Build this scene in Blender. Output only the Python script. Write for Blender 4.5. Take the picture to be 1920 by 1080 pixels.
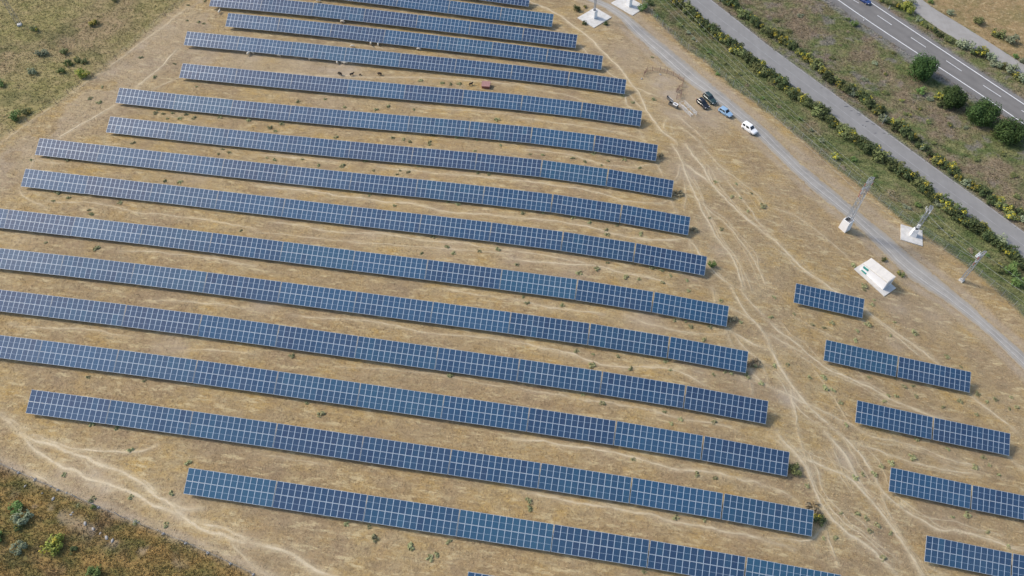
# Solar farm on a dry hillside seen from a drone: tables of modules in rows, sheep, cars, pylons, roads.
import bpy, math, random
import numpy as np
from mathutils import Matrix, Vector
rnd = random.Random(7); nr = np.random.default_rng(11)
R = math.radians
for o in list(bpy.data.objects): bpy.data.objects.remove(o)
sc = bpy.context.scene
col = sc.collection

# ------------------------------------------------------------------ camera
FPX, PITCH, ROLL, YAW, CAMZ = (1319.937,0.930399,-0.022339,-0.163965,116.193)
cp, sp = math.cos(PITCH), math.sin(PITCH)
fwd = Vector((math.sin(YAW)*cp, math.cos(YAW)*cp, -sp))
rgt = Vector((math.cos(YAW), -math.sin(YAW), 0)); upv = rgt.cross(fwd)
cr = math.cos(ROLL)*rgt + math.sin(ROLL)*upv; cu = -math.sin(ROLL)*rgt + math.cos(ROLL)*upv
cd = bpy.data.cameras.new('camera'); cam = bpy.data.objects.new('camera', cd); col.objects.link(cam)
cd.sensor_width = 36; cd.lens = FPX*36/1920; cd.clip_start = 1; cd.clip_end = 6000
cam.matrix_world = Matrix(((cr.x, cu.x, -fwd.x, 0), (cr.y, cu.y, -fwd.y, 0), (cr.z, cu.z, -fwd.z, CAMZ), (0, 0, 0, 1)))
sc.camera = cam

# ------------------------------------------------------------------ sky, sun, exposure
SUN_EL, SUN_AZ = R(44), R(167)      # azimuth of the direction TOWARDS the sun, from +X counter-clockwise
w = bpy.data.worlds.new('World'); sc.world = w; w.use_nodes = True
nt = w.node_tree; nt.nodes.clear()
sky = nt.nodes.new('ShaderNodeTexSky'); sky.sky_type = 'NISHITA'; sky.sun_disc = False
sky.sun_elevation = SUN_EL; sky.sun_rotation = math.pi/2 - SUN_AZ
sky.air_density = 1.0; sky.dust_density = 2.0; sky.ozone_density = 1.0
bg = nt.nodes.new('ShaderNodeBackground'); bg.inputs['Strength'].default_value = 0.10
wo = nt.nodes.new('ShaderNodeOutputWorld')
nt.links.new(sky.outputs[0], bg.inputs['Color']); nt.links.new(bg.outputs[0], wo.inputs['Surface'])
sl = bpy.data.lights.new('sun', 'SUN'); sl.energy = 1.5; sl.angle = R(10); sl.color = (1.0, .935, .84)
sun = bpy.data.objects.new('sun', sl); col.objects.link(sun)
sdir = Vector((math.cos(SUN_EL)*math.cos(SUN_AZ), math.cos(SUN_EL)*math.sin(SUN_AZ), math.sin(SUN_EL)))
sun.rotation_euler = sdir.to_track_quat('Z', 'Y').to_euler(); sun.location = (-60, 60, 150)
vs = sc.view_settings
vs.view_transform = 'Standard'; vs.look = 'None'; vs.exposure = 1.12; vs.gamma = 1; vs.use_curve_mapping = False

# ------------------------------------------------------------------ terrain height
RBF = np.array([-5.311,-0.400,-0.365,0.273,0.313,-0.707,-0.869,-0.153,0.080,-0.962,-0.812,0.573,0.413,-1.239,-0.830,0.433,0.373,-0.594,-0.126,1.348,0.595,-1.181,-0.133,1.012,0.466,0.447,0.658,0.914,0.194,-0.948,-0.376,0.333,0.121,0.553,0.301,0.024,0.611,0.363,-0.433,-0.153,0.142,0.542,0.576,0.619,1.396,1.147,-0.211,-0.106,0.293,0.752,1.212,1.067,0.540,0.076,-0.397,-0.177,0.123,0.385,0.519,0.102,-0.528,-0.544,-0.312,-0.112,0.007,-0.246,-0.780,-1.247,-1.055,-0.470,-0.124,-0.027,-0.003,-0.280,-0.736,-1.007,-0.705,-0.245,-0.042,-0.004,-0.000,-0.082,-0.211,-0.283,-0.193,-0.064,-0.010,-0.001,-0.000])
CX = np.array([(x, y) for x in range(-150, 151, 30) for y in range(10, 231, 30)], float)
PANEL_H = 1.75                       # height of a table's middle above the ground
def terr_np(X, Y):
    Z = RBF[0]*np.tanh(X/160.)*2
    for (cx, cy), k in zip(CX, RBF[1:]):
        Z = Z + k*np.exp(-((X-cx)**2 + (Y-cy)**2)/(2*34.*34.))
    return Z
def gz(x, y): return float(terr_np(np.array(float(x)), np.array(float(y)))) - PANEL_H
def gz_np(X, Y): return terr_np(X, Y) - PANEL_H

# ------------------------------------------------------------------ helpers
def tag(o, label=None, cat=None, group=None, kind=None):
    if label: o['label'] = label
    if cat: o['category'] = cat
    if group: o['group'] = group
    if kind: o['kind'] = kind
    return o
def link(name, me, parent=None, loc=(0, 0, 0), rot=(0, 0, 0)):
    o = bpy.data.objects.new(name, me); col.objects.link(o)
    o.location = loc; o.rotation_euler = rot
    if parent is not None: o.parent = parent
    return o
def empty(name, loc, rot=(0, 0, 0)):
    o = bpy.data.objects.new(name, None); col.objects.link(o); o.location = loc; o.rotation_euler = rot
    o.empty_display_size = .5
    return o
class MB:
    def __init__(s): s.v = []; s.f = []; s.m = []
    def quad(s, pts, m=0):
        n = len(s.v); s.v += [tuple(p) for p in pts]; s.f.append(tuple(range(n, n+len(pts)))); s.m.append(m); return s
    def box(s, c, d, rz=0, m=0, top=1.0, mat=None):
        n = len(s.v); hx, hy, hz = d[0]/2, d[1]/2, d[2]/2
        ca, sa = math.cos(rz), math.sin(rz)
        for z, k in ((-hz, 1.0), (hz, top)):
            for x, y in ((-hx, -hy), (hx, -hy), (hx, hy), (-hx, hy)):
                x *= k; y *= k
                p = Vector((x*ca-y*sa, x*sa+y*ca, z))
                if mat is not None: p = mat @ p
                s.v.append((c[0]+p.x, c[1]+p.y, c[2]+p.z))
        for f in ((3, 2, 1, 0), (4, 5, 6, 7), (0, 1, 5, 4), (1, 2, 6, 5), (2, 3, 7, 6), (3, 0, 4, 7)):
            s.f.append(tuple(n+i for i in f)); s.m.append(m)
        return s
    def tube(s, a, b, r, n=6, r2=None, m=0, cap=True):
        a = Vector(a); b = Vector(b); d = (b-a)
        if d.length < 1e-6: return s
        d.normalize(); u = d.orthogonal().normalized(); v = d.cross(u); r2 = r if r2 is None else r2
        k = len(s.v)
        for p, rr in ((a, r), (b, r2)):
            for i in range(n):
                t = 2*math.pi*i/n; q = p + u*(rr*math.cos(t)) + v*(rr*math.sin(t)); s.v.append(tuple(q))
        for i in range(n):
            j = (i+1) % n; s.f.append((k+i, k+j, k+n+j, k+n+i)); s.m.append(m)
        if cap:
            s.f.append(tuple(k+i for i in reversed(range(n)))); s.m.append(m)
            s.f.append(tuple(k+n+i for i in range(n))); s.m.append(m)
        return s
    def loft(s, rings, m=0, caps=True):
        k = len(s.v); n = len(rings[0])
        for r_ in rings: s.v += [tuple(p) for p in r_]
        for i in range(len(rings)-1):
            for j in range(n):
                j2 = (j+1) % n
                s.f.append((k+i*n+j, k+i*n+j2, k+(i+1)*n+j2, k+(i+1)*n+j)); s.m.append(m)
        if caps:
            s.f.append(tuple(k+j for j in reversed(range(n)))); s.m.append(m)
            s.f.append(tuple(k+(len(rings)-1)*n+j for j in range(n))); s.m.append(m)
        return s
    def mesh(s, name, mats, smooth=False):
        me = bpy.data.meshes.new(name); me.from_pydata(s.v, [], s.f)
        for m in (mats if isinstance(mats, (list, tuple)) else [mats]): me.materials.append(m)
        me.polygons.foreach_set('material_index', s.m)
        if smooth: me.polygons.foreach_set('use_smooth', [True]*len(s.f))
        me.update(); return me
    def obj(s, name, mats, parent=None, loc=(0, 0, 0), rot=(0, 0, 0), smooth=False):
        return link(name, s.mesh(name, mats, smooth), parent, loc, rot)
def np_mesh(name, V, F, mats, midx=None, smooth=False):
    """V (n,3) array; F (m,k) int array with k = 3 or 4"""
    me = bpy.data.meshes.new(name); k = F.shape[1]
    me.vertices.add(len(V)); me.vertices.foreach_set('co', np.ascontiguousarray(V, np.float32).ravel())
    me.loops.add(F.size); me.loops.foreach_set('vertex_index', np.ascontiguousarray(F, np.int32).ravel())
    me.polygons.add(len(F)); me.polygons.foreach_set('loop_start', np.arange(0, F.size, k, dtype=np.int32))
    for m in mats: me.materials.append(m)
    if midx is not None: me.polygons.foreach_set('material_index', np.ascontiguousarray(midx, np.int32))
    if smooth: me.polygons.foreach_set('use_smooth', np.ones(len(F), bool))
    me.update(calc_edges=True); return me

# ------------------------------------------------------------------ materials
class NT:
    def __init__(s, name):
        s.mat = bpy.data.materials.new(name); s.mat.use_nodes = True; s.t = s.mat.node_tree; s.t.nodes.clear()
        s.out = s.n('ShaderNodeOutputMaterial'); s.b = s.n('ShaderNodeBsdfPrincipled'); s.l(s.b.outputs[0], s.out.inputs[0])
    def n(s, t, **k):
        x = s.t.nodes.new(t)
        for a, b in k.items(): setattr(x, a, b)
        return x
    def l(s, a, b): s.t.links.new(a, b)
    def geo(s): 
        if not hasattr(s, '_g'): s._g = s.n('ShaderNodeNewGeometry')
        return s._g
    def pos(s): return s.geo().outputs['Position']
    def objc(s):
        if not hasattr(s, '_o'): s._o = s.n('ShaderNodeTexCoord')
        return s._o.outputs['Object']
    def noise(s, scale, detail=3, rough=.55, vec=None, stretch=None, dist=0):
        x = s.n('ShaderNodeTexNoise'); x.inputs['Scale'].default_value = scale; x.inputs['Detail'].default_value = detail
        x.inputs['Roughness'].default_value = rough; x.inputs['Distortion'].default_value = dist
        v = vec if vec is not None else s.pos()
        if stretch:
            mp = s.n('ShaderNodeMapping'); mp.inputs['Scale'].default_value = stretch[:3]
            if len(stretch) > 3: mp.inputs['Rotation'].default_value = (0, 0, stretch[3])
            s.l(v, mp.inputs['Vector']); v = mp.outputs[0]
        s.l(v, x.inputs['Vector']); return x.outputs['Fac']
    def ramp(s, fac, a, b):
        x = s.n('ShaderNodeMapRange'); x.inputs[1].default_value = a; x.inputs[2].default_value = b; s.l(fac, x.inputs[0]); return x.outputs[0]
    def mix(s, fac, a, b, mode='MIX'):
        x = s.n('ShaderNodeMix', data_type='RGBA', blend_type=mode)
        for sock, v in ((x.inputs[0], fac), (x.inputs[6], a), (x.inputs[7], b)):
            if isinstance(v, (int, float)): sock.default_value = v
            elif isinstance(v, tuple): sock.default_value = v if len(v) == 4 else v+(1,)
            else: s.l(v, sock)
        return x.outputs[2]
    def math(s, op, a, b=None):
        x = s.n('ShaderNodeMath', operation=op)
        for i, v in enumerate((a, b)):
            if v is None: continue
            if isinstance(v, (int, float)): x.inputs[i].default_value = v
            else: s.l(v, x.inputs[i])
        return x.outputs[0]
    def attr(s, name): 
        x = s.n('ShaderNodeAttribute'); x.attribute_name = name; return x
    def bump(s, h, strength=.4, dist=.1):
        x = s.n('ShaderNodeBump'); x.inputs['Strength'].default_value = strength; x.inputs['Distance'].default_value = dist
        s.l(h, x.inputs['Height']); s.l(x.outputs[0], s.b.inputs['Normal'])
    def done(s, colr, rough=.9, metal=0., spec=None):
        i = s.b.inputs['Base Color']
        if isinstance(colr, tuple): i.default_value = colr if len(colr) == 4 else colr+(1,)
        else: s.l(colr, i)
        if isinstance(rough, (int, float)): s.b.inputs['Roughness'].default_value = rough
        else: s.l(rough, s.b.inputs['Roughness'])
        s.b.inputs['Metallic'].default_value = metal
        if spec is not None: s.b.inputs['Specular IOR Level'].default_value = spec
        return s.mat
def worn(name, c, c2=None, scale=3., rough=.7, metal=0., amt=.6, obj=True, spec=None):
    m = NT(name); c2 = c2 or tuple(v*.72 for v in c)
    f = m.noise(scale, 5, .65, vec=m.objc() if obj else None)
    return m.done(m.mix(m.math('MULTIPLY', m.ramp(f, .4, .72), amt), c, c2), rough, metal, spec)
def leafmat(name, a, b, c=None, rough=.75):
    m = NT(name); g = m.geo(); ri = g.outputs['Random Per Island']
    x = m.mix(ri, a, b)
    oi = m.n('ShaderNodeObjectInfo')
    hs = m.n('ShaderNodeHueSaturation'); m.l(x, hs.inputs['Color'])
    m.l(m.math('ADD', m.math('MULTIPLY', oi.outputs['Random'], .5), .75), hs.inputs['Value'])
    m.l(m.math('ADD', m.math('MULTIPLY', oi.outputs['Random'], .03), .485), hs.inputs['Hue'])
    m.done(hs.outputs[0], rough, spec=.2)
    m.b.inputs['Subsurface Weight'].default_value = 0
    return m.mat

M = {}
M['steel'] = worn('galvanised_steel', (.36, .38, .395), (.27, .285, .30), 6, .5, .3)
M['dull_steel'] = worn('dull_steel', (.22, .21, .20), (.16, .15, .14), 5, .7)
M['dark_steel'] = worn('dark_steel', (.12, .12, .13), (.07, .07, .075), 5, .6, .3)
M['white_paint'] = worn('white_wall_paint', (.80, .79, .77), (.66, .64, .60), 1.6, .75, amt=.5)
M['concrete'] = worn('pale_concrete', (.58, .56, .52), (.42, .40, .36), 1.1, .9, amt=.8)
M['rust'] = worn('rusty_red_metal', (.30, .13, .11), (.20, .085, .07), 3, .8)
M['rust_rail'] = worn('rusty_brown_rail', (.20, .11, .09), (.13, .075, .06), 5, .85)
M['roof_cream'] = worn('cream_roof_coat', (.66, .62, .55), (.54, .50, .44), 1.3, .85, amt=.7)
M['teal'] = worn('teal_louvre_paint', (.015, .24, .21), (.01, .17, .15), 4, .5)
M['brown_dark'] = worn('dark_brown_brick', (.12, .07, .055), (.07, .04, .03), 4, .9)
M['red_ins'] = worn('red_brown_insulator', (.33, .12, .08), (.24, .09, .06), 6, .35)
M['white_ins'] = worn('pale_porcelain', (.62, .63, .63), (.5, .5, .5), 6, .35)
M['wire'] = worn('aluminium_cable', (.45, .45, .42), (.36, .36, .33), 2, .5, .4)
M['rubber'] = worn('black_rubber', (.02, .02, .02), (.03, .03, .03), 8, .85)
M['rim'] = worn('alloy_rim', (.42, .43, .44), (.3, .3, .3), 8, .35, .7)
M['glass'] = worn('dark_car_glass', (.015, .022, .026), (.01, .014, .016), 3, .06, spec=.6)
M['lamp'] = worn('clear_lamp', (.65, .66, .66), (.5, .5, .5), 9, .15)
M['tail'] = worn('red_lamp', (.35, .02, .02), (.25, .015, .015), 9, .2)
M['plate'] = worn('number_plate', (.7, .7, .68), (.6, .6, .58), 9, .5)
M['plastic'] = worn('black_plastic', (.03, .03, .032), (.02, .02, .02), 9, .6)
M['wool'] = worn('cream_wool', (.72, .64, .50), (.56, .48, .36), 7, .95)
M['wool_black'] = worn('black_wool', (.028, .022, .018), (.015, .012, .01), 7, .95)
M['bark'] = worn('bark', (.10, .07, .05), (.06, .045, .03), 4, .95)
M['stone'] = worn('pale_stone', (.36, .34, .31), (.27, .25, .23), 3, .9)
def carpaint(name, c):
    m = NT(name); f = m.noise(1.5, 4, .6, vec=m.objc())
    m.b.inputs['Coat Weight'].default_value = .3; m.b.inputs['Coat Roughness'].default_value = .08
    return m.done(m.mix(m.ramp(f, .35, .8), c, tuple(v*.86+.008 for v in c)), .38)

# solar module: cells, white margins, aluminium frame
def cell_material():
    m = NT('solar_cells'); oc = m.objc(); oi = m.n('ShaderNodeObjectInfo')
    sx = m.n('ShaderNodeSeparateXYZ'); m.l(oc, sx.inputs[0])
    # ribbons of the cells: fine pale lines up the module, cell joints across
    fx = m.math('FRACT', m.math('MULTIPLY', sx.outputs[0], 6/0.97))
    lx = m.math('GREATER_THAN', m.math('ABSOLUTE', m.math('SUBTRACT', fx, .5)), .465)
    fy = m.math('FRACT', m.math('MULTIPLY', sx.outputs[1], 12/0.96))
    ly = m.math('GREATER_THAN', m.math('ABSOLUTE', m.math('SUBTRACT', fy, .5)), .475)
    ln = m.math('MAXIMUM', lx, ly)
    base = m.mix(m.ramp(m.noise(.9, 3, .6), .3, .7), oi.outputs['Color'], (.013, .052, .108), 'MIX')
    base2 = m.mix(.75, base, oi.outputs['Color'])
    c = m.mix(m.math('MULTIPLY', ln, .22), base2, (.30, .36, .42))
    # dust film
    du = m.ramp(m.noise(.25, 4, .6), .35, .8)
    c = m.mix(m.math('MULTIPLY', du, .05), c, (.30, .30, .30))
    m.b.inputs['IOR'].default_value = 1.8
    return m.done(c, .06)
M['cells'] = cell_material()
M['margin'] = worn('white_backsheet', (.52, .59, .64), (.44, .51, .56), 4, .3, amt=.5)
M['frame'] = worn('anodised_frame', (.56, .62, .68), (.48, .54, .60), 4, .4, .25, amt=.5)

# ------------------------------------------------------------------ lines on the ground (world metres)
fence_right = [(4.48,205.78),(9.76,195.68),(13.92,188.52),(21.72,178.16),(28.39,172.33),(34.29,164.23),(43.48,155.28),(52.96,145.12),(60.70,136.77),(66.51,131.41),(71.93,125.20),(74.70,122.98),(80.81,117.83),(86.27,113.21),(90.39,107.90),(95.62,101.18)]
fence_left = [(-140.05,108.27),(-138.22,116.01),(-135.64,123.18),(-133.76,132.30),(-131.23,139.84),(-129.87,146.01),(-128.32,154.60),(-126.27,163.31),(-122.28,172.90)]
fence_bottom = [(-45.06,23.00),(-54.62,25.36),(-60.81,26.77),(-66.70,27.79),(-73.58,29.24),(-80.01,30.74),(-88.13,32.36),(-93.95,33.90)]
road_a_l = [(20.05,202.39),(25.18,196.94),(29.54,191.77),(34.09,187.34),(39.23,181.92),(44.86,175.38),(51.66,168.26),(58.83,160.97),(65.54,152.99),(70.28,147.82),(74.86,142.84),(82.63,134.94),(89.01,128.78),(94.58,123.23),(99.78,117.39)]
road_a_r = [(29.61,204.70),(37.50,195.52),(45.52,185.64),(55.89,174.54),(65.58,164.18),(73.53,155.89),(77.61,151.48),(86.02,142.61),(94.52,134.00),(101.93,126.07)]
road_b_l = [(66.19,212.98),(73.87,202.81),(87.01,188.78),(91.93,183.38),(101.57,172.46),(108.67,164.42),(112.87,159.78)]
road_b_r = [(79.87,215.82),(86.76,206.97),(94.37,197.70),(103.36,187.02),(108.95,179.95),(114.47,173.87),(118.18,169.68)]
edge_b_l = [(68.85,213.54),(75.59,205.06),(88.78,190.34),(93.45,185.19),(102.71,174.41),(109.25,166.81),(113.41,161.87)]
edge_b_r = [(77.86,215.41),(85.09,206.38),(92.79,197.41),(101.78,186.51),(107.44,179.59),(113.39,172.38),(117.05,168.02)]
road_c_l = [(88.57,217.57),(91.74,211.00),(96.45,204.44),(101.48,198.98),(110.24,191.37),(117.19,184.32)]
road_c_r = [(95.62,218.96),(97.75,215.00),(102.94,209.47),(109.04,202.17),(114.80,194.90),(119.76,188.56)]
grav_l = [(-8.28,195.47),(-2.81,192.89),(2.19,188.62),(6.41,181.89),(12.30,174.01),(17.31,167.51),(22.69,162.12),(30.78,154.53),(35.45,149.61),(41.19,142.74),(46.84,134.96),(52.08,128.53),(55.88,124.74),(59.30,121.67),(62.58,118.16),(65.63,113.90),(69.10,109.12),(71.55,106.08),(74.42,104.26),(78.42,101.85),(82.80,98.02),(86.91,93.85),(90.32,89.02),(92.50,85.89)]
grav_r = [(-3.40,196.66),(0.25,194.74),(6.05,189.83),(12.52,182.60),(20.97,173.68),(26.09,167.35),(32.42,160.71),(37.13,154.92),(42.96,148.25),(50.20,138.03),(55.54,132.44),(59.81,128.11),(64.77,122.60),(68.92,118.63),(73.02,113.84),(76.65,110.50),(81.51,105.16),(84.56,102.07),(88.31,97.13),(93.07,91.78),(94.63,89.49)]
def extend(p, d=220.):
    a = np.array(p); u = a[0]-a[2]; v = a[-1]-a[-3]
    return np.vstack([a[0]+u/np.linalg.norm(u)*d, a, a[-1]+v/np.linalg.norm(v)*d])
def side(poly, X, Y, ext=True):
    """signed distance to a line, positive on its left"""
    p = extend(poly) if ext else np.array(poly)
    best = np.full(X.shape, 1e9); sg = np.zeros(X.shape)
    for a, b in zip(p[:-1], p[1:]):
        d = b-a; t = np.clip(((X-a[0])*d[0]+(Y-a[1])*d[1])/(d@d), 0, 1)
        ex, ey = X-a[0]-t*d[0], Y-a[1]-t*d[1]; dd = np.hypot(ex, ey)
        k = dd < best; best = np.where(k, dd, best); sg = np.where(k, np.sign(d[0]*ey-d[1]*ex), sg)
    return best*sg
def hash2(i, j, seed):
    h = (i.astype(np.int64)*374761393 + j.astype(np.int64)*668265263 + seed*982451653) & 0xffffffff
    h = ((h ^ (h >> 13))*1274126177) & 0xffffffff
    return ((h ^ (h >> 16)) & 0xffffff)/float(0xffffff)
def vnoise(X, Y, s, seed=0):
    u, v = X/s, Y/s; i, j = np.floor(u), np.floor(v); fu, fv = u-i, v-j
    fu = fu*fu*(3-2*fu); fv = fv*fv*(3-2*fv)
    h = lambda a, b: hash2(i+a, j+b, seed)
    return (h(0, 0)*(1-fu)+h(1, 0)*fu)*(1-fv) + (h(0, 1)*(1-fu)+h(1, 1)*fu)*fv
def fbm(X, Y, s, seed=0): return (vnoise(X, Y, s, seed)*.5+vnoise(X, Y, s/2.1, seed+1)*.3+vnoise(X, Y, s/4.3, seed+2)*.2)
def sstep(x, a, b): t = np.clip((x-a)/(b-a), 0, 1); return t*t*(3-2*t)

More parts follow.
